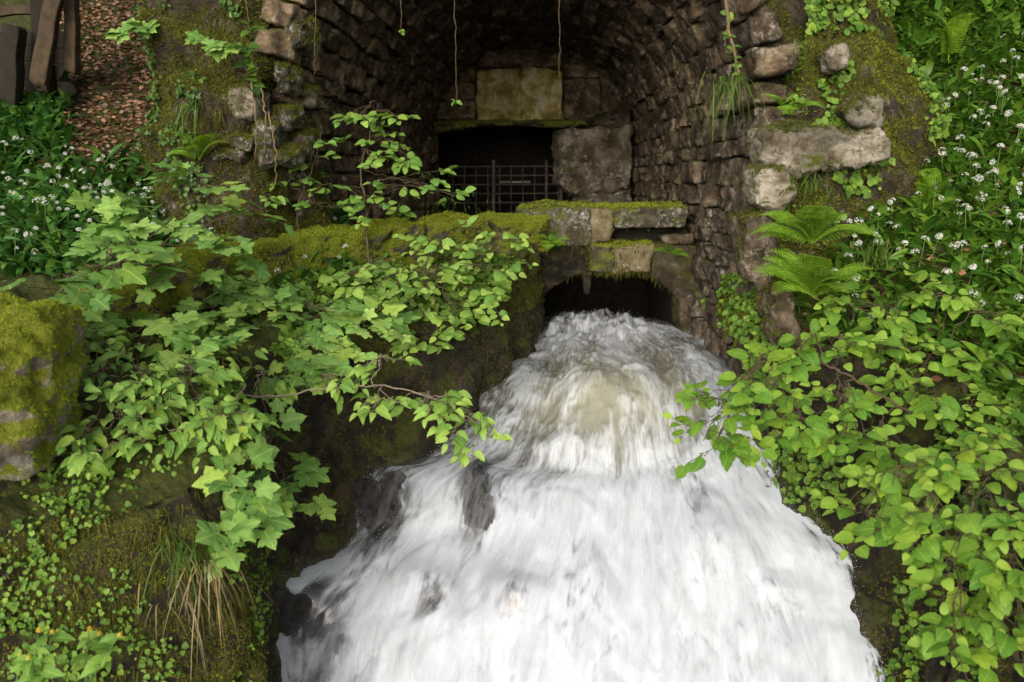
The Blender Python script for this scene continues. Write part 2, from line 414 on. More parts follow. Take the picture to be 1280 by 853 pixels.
tunnel = thing('stone_tunnel', (-.26, 6.0, 2.2), 'dark rough stone barrel vault tunnel behind the culvert', 'tunnel')
ys = np.linspace(TY0 + .1, TY1 + .3, 30); ss = np.linspace(0, LWL + LA + LWR, 70)
bv = []
for Y0_ in ys:
    for s in ss:
        Y = max(Y0_, TY0 + .25 + .62 * max(0, 1 - s / (LWL + LA * .75)))
        x, z, nx, nz = sec_pt(Y, s); bv.append((x - nx * .055, Y, z - nz * .055))
o = obj('mortar', mesh_np('mortar', np.array(bv), gridfaces(30, 70), M['mortar'], True)); child(o, tunnel)
rv = []; NS = 90
for j, k in enumerate(np.linspace(0, 1, 22)):
    for i, s in enumerate(np.linspace(0, LWL + LA + LWR, NS)):
        yb = TY0 + .30 + .52 * max(0, 1 - s / (LWL + LA * .75)); x, z, nx, nz = sec_pt(yb, s); e = .03 + k * (.55 + 1.7 * max(0, math.sin(math.pi * min(1, max(0, (s - LWL) / LA))) - .55))
        p = np.array([x - nx * e, yb + .25 * k, z - nz * e]); rv.append(p)
rv = np.array(rv); dd = fbm(rv * 1.6, 3, 91) * .14 + fbm(rv * 5, 4, 92) * .07 - .04
dd *= np.repeat(np.clip(np.linspace(0, 1, 22) * 5, .15, 1), NS); rv[:, 1] -= dd
PFV, PFF = rv, gridfaces(22, NS)
child(obj('portal_face', mesh_np('portal_face', rv, PFF, M['outcrop'], True)), tunnel)
blocks = []; s = 0.0; ci = 0
while s < LWL + LA + LWR:
    h = random.uniform(.11, .21); Y = TY0 + .62 * max(0, 1 - s / (LWL + LA * .75)) + random.uniform(-.08, .22); ci += 1
    while Y < TY1:
        L = random.uniform(.16, .44); ym = Y + L / 2; sm = s + h / 2
        x, z, nx, nz = sec_pt(ym, min(sm, LWL + LA + LWR))
        low = sm > LWL + LA
        if not (z < 2.15 and (ym > 8.3 or x < 0)):
            th = random.uniform(.22, .30); jut = random.gauss(.010, .020)
            inn = np.array([nx, 0, nz]); yv = np.array([random.gauss(0, .03), 1, random.gauss(0, .03)])
            inn = inn + rng.normal(0, .04, 3); zz = unit(inn); yy = unit(yv - zz * (yv @ zz)); xx = np.cross(yy, zz)
            c = np.array([x, ym, z]) - zz * (th / 2 - jut - .02)
            px, py = proj(c); vis = -30 < px < 1310 and -40 < py < 900
            blocks.append((0 if vis else 1, ym, c, np.stack([xx, yy, zz], 1), (h - .008, L - .012, th), low and ym < 8.3))
        Y += L
    s += h
blocks.sort(key=lambda b: (b[0], b[1])); rest = []
for k, (_, ym, c, R, sz, low) in enumerate(blocks):
    if k < 300: stone_at(tunnel, c, R, sz, M['jamb'] if low else M['vault'])
    else:
        v, f = VAR[k % 12]; rest.append(((v * np.array(sz)) @ R.T + c, f))
v, f = merge(rest); o = obj('stone', mesh_np('stone', v, f, M['vault'], True), kind='stuff'); child(o, tunnel)
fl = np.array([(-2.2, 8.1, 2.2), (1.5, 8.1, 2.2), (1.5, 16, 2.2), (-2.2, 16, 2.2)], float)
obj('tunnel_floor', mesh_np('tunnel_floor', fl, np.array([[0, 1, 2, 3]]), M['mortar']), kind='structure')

# ------------------------------------------------------------------ back wall of the tunnel, opening, panels
bw = thing('back_wall', (-.26, 12.9, 2.2), 'stone back wall of the tunnel with a square dark opening and pale panels', 'wall')
def slab(name, parent, x0, x1, y0, y1, z0, z1, mat):
    v = np.array([(x, y, z) for x in (x0, x1) for y in (y0, y1) for z in (z0, z1)], float)
    f = np.array([(0, 1, 3, 2), (4, 6, 7, 5), (0, 4, 5, 1), (2, 3, 7, 6), (0, 2, 6, 4), (1, 5, 7, 3)])
    o = obj(name, mesh_np(name, v, f, mat)); child(o, parent) if parent is not None else None; return o
pa, pb = W(545, 157, 13.0), W(700, 258, 13.0)
slab('masonry', bw, -2.6, pa.x, 13.05, 13.4, 2.0, 5.2, M['vault'])
slab('masonry', bw, pb.x, 1.6, 13.05, 13.4, 2.0, 5.2, M['vault'])
slab('masonry', bw, pa.x, pb.x, 13.06, 13.38, pa.z, 5.2, M['vault'])
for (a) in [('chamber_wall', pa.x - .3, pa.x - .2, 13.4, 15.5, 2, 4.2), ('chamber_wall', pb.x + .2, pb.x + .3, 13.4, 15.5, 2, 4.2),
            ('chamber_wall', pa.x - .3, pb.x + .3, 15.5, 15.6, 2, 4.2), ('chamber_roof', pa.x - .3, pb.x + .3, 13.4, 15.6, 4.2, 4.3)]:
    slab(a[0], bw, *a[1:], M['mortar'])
prism_stone('panel', bw, [(597, 90), (620, 87), (651, 85), (651, 151), (625, 150), (597, 151)], 12.82, 12.98, M['panel'], .03, 5)
prism_stone('panel', bw, [(651.6, 85), (680, 86), (703, 90), (702, 120), (703, 149), (651.6, 151)], 12.83, 12.98, M['panel'], .03, 8)
prism_stone('lintel', bw, [(543, 152), (590, 151), (596, 151), (725, 150), (735, 157), (690, 160), (640, 156), (600, 157), (543, 167)], 12.78, 13.1, M['mossy'], .03, 9)
for poly, sd, m in [([(546, 128), (594, 126), (594, 149), (545, 150)], 1, 'vault'), ([(552, 106), (594, 104), (594, 124), (550, 126)], 2, 'vault'),
                    ([(597, 62), (703, 62), (703, 83), (597, 84)], 3, 'vault'), ([(706, 100), (750, 98), (752, 148), (706, 148)], 4, 'vault'),
                    ([(566, 84), (594, 82), (594, 102), (560, 104)], 6, 'vault'), ([(706, 80), (742, 84), (748, 96), (706, 97)], 7, 'vault')]:
    prism_stone('stone', bw, poly, 12.9, 13.1, M[m], .03, sd)
for poly, sd, Y0 in [([(694, 168), (706, 159), (742, 162), (768, 160), (786, 160), (790, 205), (784, 236), (750, 240), (716, 241), (697, 232)], 11, 12.3),
                     ([(722, 244), (746, 241), (786, 238), (790, 268), (722, 268)], 13, 12.34), ([(735, 150), (790, 138), (792, 157), (740, 160)], 14, 12.4)]:
    prism_stone('stone', bw, poly, Y0, 13.1, M['jamb'] if sd > 13 else M['backrock'], .11, sd, .05, freq=2.6)

gr = thing('iron_grate', W(640, 258, 12.6), 'rusty iron bar grate across the square dark opening', 'grate')
def bar(name, a, b, r, parent=gr, mat='iron'):
    v, f = tube([a, (Vector(a) + Vector(b)) / 2, b], r, 6); o = obj(name, mesh_np(name, v, f, M[mat], True)); child(o, parent)
for k in range(10):
    x = 566 + k * 14.6; bar('upright_bar', W(x, 264, 12.62), W(x, 207, 12.62), .009)
for k in range(5):
    y = 208 + k * 11.3; bar('cross_bar', W(560, y + .6, 12.60), W(703, y, 12.60), .010)
for x, r in ((617, .030), (683, .022), (701, .026)): bar('post', W(x, 268, 12.57), W(x, 200, 12.57), r)
pk = slab('glint_strip', None, W(624, 0, 14).x, W(664, 0, 14).x, 13.9, 14.2, 2.56, 2.585, M['glint_strip'])  # thin pale strip added to draw the glint behind the grate in colour
tag(pk, 'pale strip painted as a glint in the dark opening behind the grate', 'glint_strip')
for xx in (W(628, 0, 14).x, W(660, 0, 14).x):
    pass

# ------------------------------------------------------------------ culvert headwall
hw = thing('culvert_headwall', W(760, 400, 8.1), 'mossy stone headwall with a low arch pouring out the stream', 'culvert wall')
HW = {}
def hs_(key, poly, Y0, Y1, mat, amp=.02, name='stone', freq=9):
    HW[key] = prism_stone(name, hw, poly, Y0, Y1, M[mat], amp, sum(map(ord, key)), .05, freq=freq)
hs_('copA', [(648, 262), (700, 259), (738, 260), (738, 305), (700, 308), (650, 304)], 7.94, 8.6, 'lichen', .04, 'coping_stone')
hs_('copB', [(737, 260), (766, 259), (768, 288), (762, 302), (737, 303)], 7.97, 8.6, 'ochre', .015, 'coping_stone')
hs_('copC', [(767, 260), (858, 260), (861, 268), (856, 284), (800, 285), (770, 284)], 7.93, 8.6, 'lichen', .03, 'coping_stone')
hs_('slip', [(828, 297), (866, 293), (868, 305), (832, 306)], 7.95, 8.5, 'jamb', .02)
hs_('slot', [(764, 284), (862, 284), (862, 308), (764, 308)], 8.42, 8.6, 'mortar', .0)
hs_('keyA', [(737, 304), (766, 305), (766, 341), (737, 339)], 7.96, 8.6, 'mossy', .03, 'arch_stone')
hs_('keyB', [(767, 308), (816, 307), (812, 340), (767, 342)], 7.93, 8.6, 'ochre', .03, 'arch_stone')
hs_('archL', [(655, 306), (736, 305), (736, 340), (712, 347), (690, 358), (678, 372), (672, 400), (664, 440), (648, 440)], 7.98, 8.6, 'bank', .03, 'arch_stone')
hs_('archR', [(817, 305), (870, 307), (872, 420), (852, 420), (850, 378), (838, 363), (814, 346)], 7.97, 8.6, 'outcrop', .02, 'arch_stone')
# culvert passage: dark barrel behind the arch
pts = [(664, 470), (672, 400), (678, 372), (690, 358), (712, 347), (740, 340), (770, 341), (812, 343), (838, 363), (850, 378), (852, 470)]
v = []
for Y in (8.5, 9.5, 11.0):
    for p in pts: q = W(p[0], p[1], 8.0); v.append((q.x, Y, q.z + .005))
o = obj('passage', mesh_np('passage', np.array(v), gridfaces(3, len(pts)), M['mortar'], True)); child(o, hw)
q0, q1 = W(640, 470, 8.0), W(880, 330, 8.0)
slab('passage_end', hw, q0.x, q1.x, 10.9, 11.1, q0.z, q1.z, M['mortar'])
hs_('drip', [(727, 343), (741, 341), (738, 352), (735, 369), (732, 366), (729, 352)], 7.9, 8.06, 'bank', .02, 'hanging_moss')
slab('core', hw, W(655, 0, 8.3).x, W(866, 0, 8.3).x, 8.55, 8.75, W(0, 338, 8.0).z, 2.40, M['mortar'])

# ------------------------------------------------------------------ mossy parapet along the bank top
pp = thing('mossy_parapet', (-1.0, 7.0, 2.2), 'low parapet of moss covered stone blocks leading to the culvert', 'parapet wall')
PP = []
par = [(-.15, 7.95), (-.55, 7.45), (-.98, 7.02), (-1.22, 6.78), (-1.5, 6.5), (-1.78, 6.2), (-2.0, 5.75), (-2.15, 5.3)]
for k in range(len(par) - 1):
    a, b = np.array(par[k]), np.array(par[k + 1]); c = (a + b) / 2; d = unit(b - a); L = np.linalg.norm(b - a)
    R = np.array([[d[0], -d[1], 0], [d[1], d[0], 0], [0, 0, 1.]]); zt = 2.50 + random.uniform(-.03, .04) - (.04 if k > 4 else 0)
    hgt = .34; i = k % 8
    o = stone_at(pp, (c[0], c[1], zt - hgt / 2), R, (L * 1.0, .40, hgt), M['mossy'], True, i=i)
    v, f = VARHI[i]; PP.append(((v * np.array((L, .40, hgt))) @ R.T + np.array((c[0], c[1], zt - hgt / 2)), f))

# ------------------------------------------------------------------ rock outcrops either side of the tunnel mouth
def outcrop(name, plan, zf, lean, seed, label, flip, nz=90, nc=120, zbot=1.9, ztop=5.6):
    C = crom(plan, nc); T = unit(np.gradient(C, axis=0)); nrm = np.stack([T[:, 1], -T[:, 0]], 1) * (-1 if flip else 1)
    V = []
    for k in range(nz):
        z = zbot + (ztop - zbot) * k / (nz - 1); p = C - nrm * lean * (z - zbot)
        V.append(np.column_stack([p, np.full(nc, z)]))
    V = np.stack(V).reshape(-1, 3); f = gridfaces(nz, nc); f = f[:, ::-1] if flip else f
    n3 = np.tile(np.column_stack([nrm, np.zeros(nc)]), (nz, 1))
    led = fbm(V * np.array([.8, .8, 3.2]), 3, seed) * .12
    d = fbm(V * 1.3, 3, seed + 2) * .16 + led + fbm(V * 6, 4, seed + 3) * .05
    V = V + n3 * d[:, None]; V[:, 2] += fbm(V * 3, 2, seed + 8) * .05
    r = thing(name, (C[:, 0].mean(), C[:, 1].mean(), zbot), label, 'rock outcrop')
    o = obj('rock_face', mesh_np('rock_face', V, f, M['outcrop'], True)); child(o, r)
    return r, V, f
rl, RLV, RLF = outcrop('rock_outcrop', [(-1.60, 6.9), (-1.70, 6.25), (-1.85, 6.02), (-2.3, 6.05), (-2.75, 6.4), (-2.95, 7.2), (-3.1, 9)], 0, .10, 51,
                       'mossy rock outcrop with hanging ivy and roots beside the leaf litter slope', True)
rr, RRV, RRF = outcrop('rock_outcrop', [(1.22, 6.6), (1.20, 5.95), (1.30, 5.66), (1.65, 5.60), (2.05, 5.75), (2.35, 6.3), (2.6, 8.0)], 0, .12, 61,
                       'mossy rock outcrop with bare pale limestone blocks above the ferns', False)
PR = []
def proud(poly, Y0, mat, parent, sd, th=.35, amp=.05):
    vf = prism_stone('bare_stone', parent, poly, Y0, Y0 + th, M[mat], amp, sd, .024, freq=6); PR.append((parent, vf)); return vf
def proud_old(poly, Y0, mat, parent, sd, th=.35, amp=.05): return prism_stone('bare_stone', parent, poly, Y0, Y0 + th, M[mat], amp, sd, .05, freq=6)
proud([(952, 168), (1000, 158), (1060, 166), (1104, 160), (1108, 190), (1072, 208), (1010, 214), (956, 210)], 5.50, 'pale', rr, 3, .35, .075)
proud([(945, 216), (985, 214), (990, 240), (975, 262), (946, 258)], 5.40, 'pale', rr, 4)
proud([(1060, 138), (1082, 114), (1100, 126), (1102, 152), (1066, 152)], 5.5, 'pale', rr, 5)
proud([(1038, 62), (1058, 58), (1062, 80), (1040, 86)], 5.62, 'pale', rr, 6)
proud([(930, 275), (962, 262), (970, 330), (960, 365), (935, 350)], 5.42, 'jamb', rr, 7)
proud([(965, 365), (990, 362), (992, 425), (968, 430)], 5.22, 'jamb', rr, 8)
proud([(273, 120), (290, 108), (318, 112), (318, 142), (292, 146)], 5.95, 'pale', rl, 9)
for k, (x, y, wd, hg) in enumerate([(300, 180, 30, 22), (330, 168, 26, 26), (356, 150, 24, 30), (345, 195, 36, 18), (285, 196, 30, 14), (372, 180, 26, 24), (380, 120, 24, 28), (352, 95, 20, 28), (365, 40, 22, 30)]):
    j = lambda: random.uniform(-5, 5)
    proud([(x - wd / 2 + j(), y - hg / 2 + j()), (x + wd / 2 + j(), y - hg / 2 + j()), (x + wd / 2 + j(), y + hg / 2 + j()), (x - wd / 2 + j(), y + hg / 2 + j())], 5.92 + .1 * random.random() + max(0, (x - 340) * .012), 'lichen', rl, 20 + k, .3, .05)

# ------------------------------------------------------------------ mossy boulder on the near ledge
def lump(name, c, rad, seed, mat, amp=.16, n=40, sq=3.0, sx=1):
    v, f = block_variant(n, seed, sq, amp); v = v * np.array(rad) * 2 + np.array(c)
    v += unit(v - np.array(c)) * (fbm(v * 14, 3, seed) * .012)[:, None]
    return v, f
bc = W(-26, 492, 3.72)
BV, BF = lump('b', bc, (.37, .42, .37), 74, None, .10, 44, 3.0)
bo = thing('boulder', (bc.x, bc.y, bc.z - .4), 'yellow green moss covered boulder with bare pale patches on the bank edge', 'boulder')
child(obj('stone', mesh_np('stone', BV, BF, M['boulder'], True)), bo)
cu = W(172, 385, 5.0); CV, CF = lump('c', cu, (.14, .16, .16), 73, None, .12, 24)
bo2 = thing('boulder', (cu.x, cu.y, cu.z - .2), 'small mossy boulder among the maple stems with tiny white flowers', 'boulder')
child(obj('stone', mesh_np('stone', CV, CF, M['mossy'], True)), bo2)

# ------------------------------------------------------------------ stream: outlet, hump and cascade
L_ = [(676, 408, 9.6), (672, 414, 8.6), (662, 430, 7.9), (622, 468, 6.95), (588, 502, 6.3), (520, 570, 5.9), (450, 600, 5.64), (432, 668, 5.5), (380, 722, 5.22), (336, 782, 5.05), (316, 860, 4.9), (288, 1010, 4.62), (270, 1250, 4.2)]
C_ = [(762, 406, 9.6), (760, 406, 8.6), (758, 412, 7.8), (760, 446, 6.85), (762, 490, 6.2), (755, 560, 5.66), (748, 610, 5.42), (740, 668, 5.2), (732, 725, 4.99), (725, 790, 4.82), (720, 860, 4.66), (710, 1010, 4.40), (700, 1250, 4.0)]
R_ = [(852, 406, 9.6), (853, 408, 8.6), (866, 416, 7.9), (905, 442, 7.0), (932, 492, 6.1), (958, 556, 5.5), (985, 598, 5.28), (1040, 664, 5.05), (1075, 718, 4.93), (1102, 780, 4.82), (1120, 860, 4.68), (1140, 1010, 4.45), (1160, 1250, 4.0)]
wp = lambda l: [tuple(W(*p)) for p in l]
NR, NCW = 620, 330
lc, cc, rc = crom(wp(L_), NR), crom(wp(C_), NR), crom(wp(R_), NR)
u = np.linspace(-.05, 1.012, NCW)
w0, w1, w2 = (1 - u) * (1 - 2 * u), 4 * u * (1 - u), u * (2 * u - 1)
SV = (lc[:, None] * w0[None, :, None] + cc[:, None] * w1[None, :, None] + rc[:, None] * w2[None, :, None])
arc = np.concatenate([[0], np.cumsum(np.linalg.norm(np.diff(cc, axis=0), axis=1))])
vv = np.repeat(arc[:, None], NCW, 1); uu = np.repeat(u[None], NR, 0) * 2.4
SV = SV.reshape(-1, 3); vvf, uuf = vv.ravel(), uu.ravel(); SF = gridfaces(NR, NCW)
sn = normals_of(SV, SF); 
if sn[:, 2].mean() < 0: SF = SF[:, ::-1]; sn = -sn
PX, PY = proj(SV)
steep = np.clip((PY - 520) / 120, 0, 1)[:, None]
warp = fbm(np.column_stack([uuf * 1.3, vvf * .9, uuf * 0]), 3, 5) * .35
fl3 = lambda a, b, s=0.: np.column_stack([(uuf + warp * .3) * a, (vvf + warp) * b, np.full_like(uuf, s)])
big = fbm(fl3(2.0, 1.1), 4, 11); mid = fbm(fl3(7, 2.0), 4, 12); fine = fbm(fl3(26, 3.2), 3, 13); chop = fbm(fl3(5, 4.5), 5, 14)
hump = .19 * np.exp(-((PX - 770) / 95) ** 2 - ((PY - 505) / 42) ** 2) - .05 * np.exp(-((PX - 765) / 130) ** 2 - ((PY - 580) / 18) ** 2) + .10 * np.exp(-((PX - 900) / 40) ** 2 - ((PY - 520) / 60) ** 2) * .5
turb = .075 * np.exp(-((PX - 735) / 60) ** 2 - ((PY - 408) / 22) ** 2) * (1 + .7 * chop)
st = steep[:, 0]
med = fbm(fl3(5, 2.6), 4, 15); lump_ = fbm(fl3(3.4, 2.6, 3.), 3, 16)
disp = hump + turb + st * (big * .045 + lump_ * .032 + med * .012 + mid * .003) + (1 - st) * (big * .03 + chop * .024 + mid * .008)
# hidden boulders push the sheet up, with a drop below them
rocks = [(474, 632, 40, 38, .09), (600, 640, 24, 48, .07), (366, 766, 44, 36, .11), (528, 742, 34, 26, .05), (640, 745, 26, 20, .04)]
thin = np.zeros(len(SV))
for x, y, a, b, hgt in rocks:
    g = np.exp(-((PX - x) / a) ** 2 - ((PY - y) / b) ** 2); disp = disp + hgt * np.exp(-((PX - x) / a) ** 2 - ((PY - y + b * .6) / (b * .8)) ** 2)
    thin = np.maximum(thin, g)
SV = SV + sn * disp[:, None]
uq = np.repeat(u[None], NR, 0).ravel(); SV[:, 2] -= 3.5 * np.maximum(0, np.maximum(-.0 - uq, uq - 1.0)) + .0
foam = .42 + .50 * st + .30 * mid * (1 - .5 * st) + .22 * chop * (1 - st)
foam += .38 * np.exp(-((PX - 735) / 90) ** 2 - ((PY - 425) / 30) ** 2)
foam -= .24 * np.exp(-((PX - 860) / 50) ** 2 - ((PY - 440) / 35) ** 2)
foam -= .18 * np.exp(-((PX - 640) / 40) ** 2 - ((PY - 560) / 40) ** 2)
foam -= .75 * np.clip(thin * 1.3, 0, 1) * (.8 + .8 * fine + .3 * chop)
foam -= .42 * np.clip((560 - PX) / 240, 0, 1) * st * (.5 + 1.3 * np.clip(chop + mid * .6, -.6, 1))
foam -= .5 * np.clip((SV[:, 1] - 8.1) / .6, 0, 1)
foam -= .22 * np.clip((PX - 1045) / 60, 0, 1) * st * (.3 + fine + mid)
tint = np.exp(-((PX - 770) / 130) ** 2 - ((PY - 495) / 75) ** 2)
foam -= .30 * np.exp(-((PX - 765) / 60) ** 2 - ((PY - 535) / 32) ** 2)
foam -= .16 * st * np.clip(med * 1.5, 0, 1)
foam -= .20 * st * np.clip((640 - PX) / 200, 0, 1) * np.clip(.4 + big + chop, 0, 1.2)

t = NT('white_water'); A = lambda n: t.n('Attribute', _attribute_name=n).outputs['Fac']
uvn = t.n('TexCoord').outputs['UV']
def flow(sx, sy):
    return t.n('Mapping', i3=(sx, sy, 1.0), i0=uvn).outputs[0]
s1 = t.noise(flow(24, 3.2), 1.0, 5, .6, .9); s2 = t.noise(flow(6, 2.3), 1.0, 7, .6, 1.4); s3 = t.noise(flow(80, 9), 1.0, 3, .6)
s4 = t.noise(flow(13, 4.2), 1.0, 8, .62, 1.8)
fm = t.math('ADD', A('foam'), t.math('ADD', t.math('MULTIPLY', t.math('SUBTRACT', s1, .5), .7), t.math('ADD', t.math('MULTIPLY', t.math('SUBTRACT', s2, .5), .6), t.math('MULTIPLY', t.math('SUBTRACT', s4, .5), 1.3))))
mask = t.step(fm, .05, .78)
s4 = t.noise(flow(13, 4.2), 1.0, 8, .62, 1.8); s5 = t.noise(flow(2.2, 1.3), 1.0, 3, .5, .5)
dens = t.step(t.math('ADD', t.math('MULTIPLY', s1, .22), t.math('ADD', t.math('MULTIPLY', s4, .48), t.math('MULTIPLY', s5, .30))), .31, .56)
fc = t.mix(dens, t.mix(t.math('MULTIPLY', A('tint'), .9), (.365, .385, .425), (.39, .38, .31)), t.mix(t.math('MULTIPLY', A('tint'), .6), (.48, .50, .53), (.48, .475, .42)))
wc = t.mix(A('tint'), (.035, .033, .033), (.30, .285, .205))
t.b.inputs['Roughness'].default_value = .12; t.l(wc, t.b.inputs['Base Color']); t.b.inputs['Specular IOR Level'].default_value = .5
fb = t.n('BsdfPrincipled', Roughness=.55); t.l(fc, fb.inputs['Base Color']); fb.inputs['Specular IOR Level'].default_value = .25
fb.inputs['Subsurface Weight'].default_value = .25; fb.inputs['Subsurface Radius'].default_value = (.05, .05, .05)
bp = t.n('Bump', Strength=.10, Distance=.03); t.l(t.math('ADD', s1, t.math('ADD', s2, t.math('MULTIPLY', s3, .3))), bp.inputs['Height'])
t.l(bp.outputs[0], fb.inputs['Normal']); t.l(bp.outputs[0], t.b.inputs['Normal'])
mx = t.n('MixShader'); t.l(mask, mx.inputs[0]); t.l(t.b.outputs[0], mx.inputs[1]); t.l(fb.outputs[0], mx.inputs[2])
ea = t.step(t.math('ADD', A('edge'), t.math('ADD', t.math('MULTIPLY', t.math('SUBTRACT', s1, .5), 1.6), t.math('MULTIPLY', t.math('SUBTRACT', s4, .5), 1.6))), .22, .62)
ea = t.math('MAXIMUM', ea, t.step(A('edge'), .75, 1.0)); tp0 = t.n('BsdfTransparent'); mx2 = t.n('MixShader'); t.l(ea, mx2.inputs[0]); t.l(tp0.outputs[0], mx2.inputs[1]); t.l(mx.outputs[0], mx2.inputs[2]); t.l(mx2.outputs[0], t.out.inputs['Surface'])
M['water'] = t.m
t = NT('foam_veil'); uvn = t.n('TexCoord').outputs['UV']
s1 = t.noise(flow(26, 2.6), 1.0, 5, .62, .7); s2 = t.noise(flow(6, 2.2), 1.0, 6, .65, 1.2)
al = t.math('MULTIPLY', t.step(t.math('ADD', t.math('MULTIPLY', s1, .55), t.math('MULTIPLY', s2, .45)), .42, .72), t.math('MULTIPLY', A('veil'), .55))
t.b.inputs['Base Color'].default_value = (.46, .47, .49, 1); t.b.inputs['Roughness'].default_value = .6; t.b.inputs['Specular IOR Level'].default_value = .1
tp = t.n('BsdfTransparent'); mx = t.n('MixShader'); t.l(al, mx.inputs[0]); t.l(tp.outputs[0], mx.inputs[1]); t.l(t.b.outputs[0], mx.inputs[2]); t.l(mx.outputs[0], t.out.inputs['Surface'])
M['veil'] = t.m
uvw = np.column_stack([uuf, vvf])
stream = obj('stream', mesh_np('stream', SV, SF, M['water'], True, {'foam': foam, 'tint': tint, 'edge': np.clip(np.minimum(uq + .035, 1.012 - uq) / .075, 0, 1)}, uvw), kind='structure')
stream['label'] = 'white foaming stream bursting from the culvert and falling in a cascade'
for k, off in enumerate((.035, .07)):
    keep = (vv.reshape(NR, NCW)[:, 0] > 3.2)
    r0 = np.argmax(keep); sub = SV.reshape(NR, NCW, 3)[r0::2, ::2]; sns = sn.reshape(NR, NCW, 3)[r0::2, ::2]
    n2 = fbm(np.column_stack([uu[r0::2, ::2].ravel() * 12, vv[r0::2, ::2].ravel() * 2.2, np.full(sub[..., 0].size, k * 9.)]), 4, 40 + k).reshape(sub.shape[:2])
    vvv = sub + sns * (off + n2[..., None] * .03 + .07 * thin.reshape(NR, NCW)[r0::2, ::2][..., None])
    veil = (st * (1 - .35 * np.clip(thin * 1.2, 0, 1))).reshape(NR, NCW)[r0::2, ::2] * np.clip(np.minimum(np.arange(sub.shape[1]), np.arange(sub.shape[1])[::-1]) / 26. - .18, 0, 1)[None]
    uvv = np.column_stack([uu[r0::2, ::2].ravel() + 3.7 * (k + 1), vv[r0::2, ::2].ravel()])
    obj('spray', mesh_np('spray', vvv.reshape(-1, 3), gridfaces(*sub.shape[:2]), M['veil'], True, {'veil': veil.ravel() * (.9 - .25 * k)}, uvv), parent=stream, kind='stuff')
pv = np.array([(-6, -6, -.32), (6, -6, -.32), (6, 4.4, -.32), (-6, 4.4, -.32)], float)
obj('pool', mesh_np('pool', pv, np.array([[0, 1, 2, 3]]), plain_mat('pool_water', (.5, .52, .53), .3, .6, 3), False), kind='structure')
# wet rocks that break through the cascade
wl = ['dark wet rock under thin veils of water below the maple leaves', 'narrow dark wet rock in the middle of the white cascade', 'dark wet rock jutting from the cascade foot beside the mossy bank']
# flying drops torn off the sheet
dq = np.random.default_rng(9); w_ = .25 + 1.2 * np.exp(-((PX - 735) / 80) ** 2 - ((PY - 405) / 20) ** 2) * 6 + 9 * ((uq < .05) | (uq > .95)) * (uq > 0) * (uq < 1) + 4 * thin
w_ *= (PY < 900) & (SV[:, 1] < 8.6); ki = dq.choice(len(SV), 11000, p=w_ / w_.sum())
oc = np.array([(1, 0, 0), (-1, 0, 0), (0, 1, 0), (0, -1, 0), (0, 0, 1), (0, 0, -1)], float) * .5
of = np.array([(0, 2, 4), (2, 1, 4), (1, 3, 4), (3, 0, 4), (2, 0, 5), (1, 2, 5), (3, 1, 5), (0, 3, 5)])
dist = dq.exponential(.013, len(ki)); dpos = SV[ki] + sn[ki] * dist[:, None] + dq.normal(0, .008, (len(ki), 3))
fd = np.stack([np.gradient(SV.reshape(NR, NCW, 3), axis=0).reshape(-1, 3)])[0][ki]; dsz = dq.uniform(.0014, .0040, len(ki)) * np.where(dist > .06, .6, 1)
v, f = scatter(oc, of, dpos, frames(unit(fd) + dq.normal(0, .35, (len(ki), 3)), dq.normal(0, 1, (len(ki), 3))), dsz[:, None] * np.array([[1, 3.2, 1]]))
M['drops'] = plain_mat('water_drops', (.50, .51, .53), .3, .1, 10)
obj('spray', mesh_np('spray', v, f, M['drops'], True), parent=stream, kind='stuff')
for (x, y, a, b, hgt), lb in zip(rocks[:3], wl):
    k = np.argmin((PX - x) ** 2 + (PY - y + b * .2) ** 2); c = SV[k] - sn[k] * .045
    v, f = block_variant(22, int(x), 2.6, .16); v = v * np.array([a / 1200 * c[1] * 1.8, .24, b / 1200 * c[1] * 1.8]) + c
    r = thing('wet_rock', tuple(c - np.array([0, 0, .15])), lb, 'rock')
    child(obj('stone', mesh_np('stone', v, f, M['wet'], True)), r)
#PLANTS#
# ------------------------------------------------------------------ plants: templates
def ovate(seed, wid=.40, n=9, ser=.06, fold=.12, droop=.16):
    r = np.random.default_rng(seed); fold = fold + r.normal(0, .10); droop = droop + r.normal(0, .12); tt = np.linspace(0, 1, n + 1); v = []; f = []
    bend = r.normal(0, .06); tw = r.normal(0, .12)
    for i, t in enumerate(tt):
        w = wid * (np.sin(np.pi * t ** .70) ** .75) * (1 + (ser if i % 2 else -ser)) if 0 < i < n else .0
        z = -droop * t ** 2 + .05 * np.sin(t * 3.1); x0 = bend * t * t
        v += [(x0 - w, t, z + w * (fold + tw * (t - .5)) + r.normal(0, .008)), (x0, t, z), (x0 + w, t, z + w * (fold - tw * (t - .5)) + r.normal(0, .008))]
    for i in range(n):
        a = 3 * i; f += [(a, a + 1, a + 4), (a, a + 4, a + 3), (a + 1, a + 2, a + 5), (a + 1, a + 5, a + 4)]
    v = np.array(v); return v, np.array(f), v[:, :2].copy()

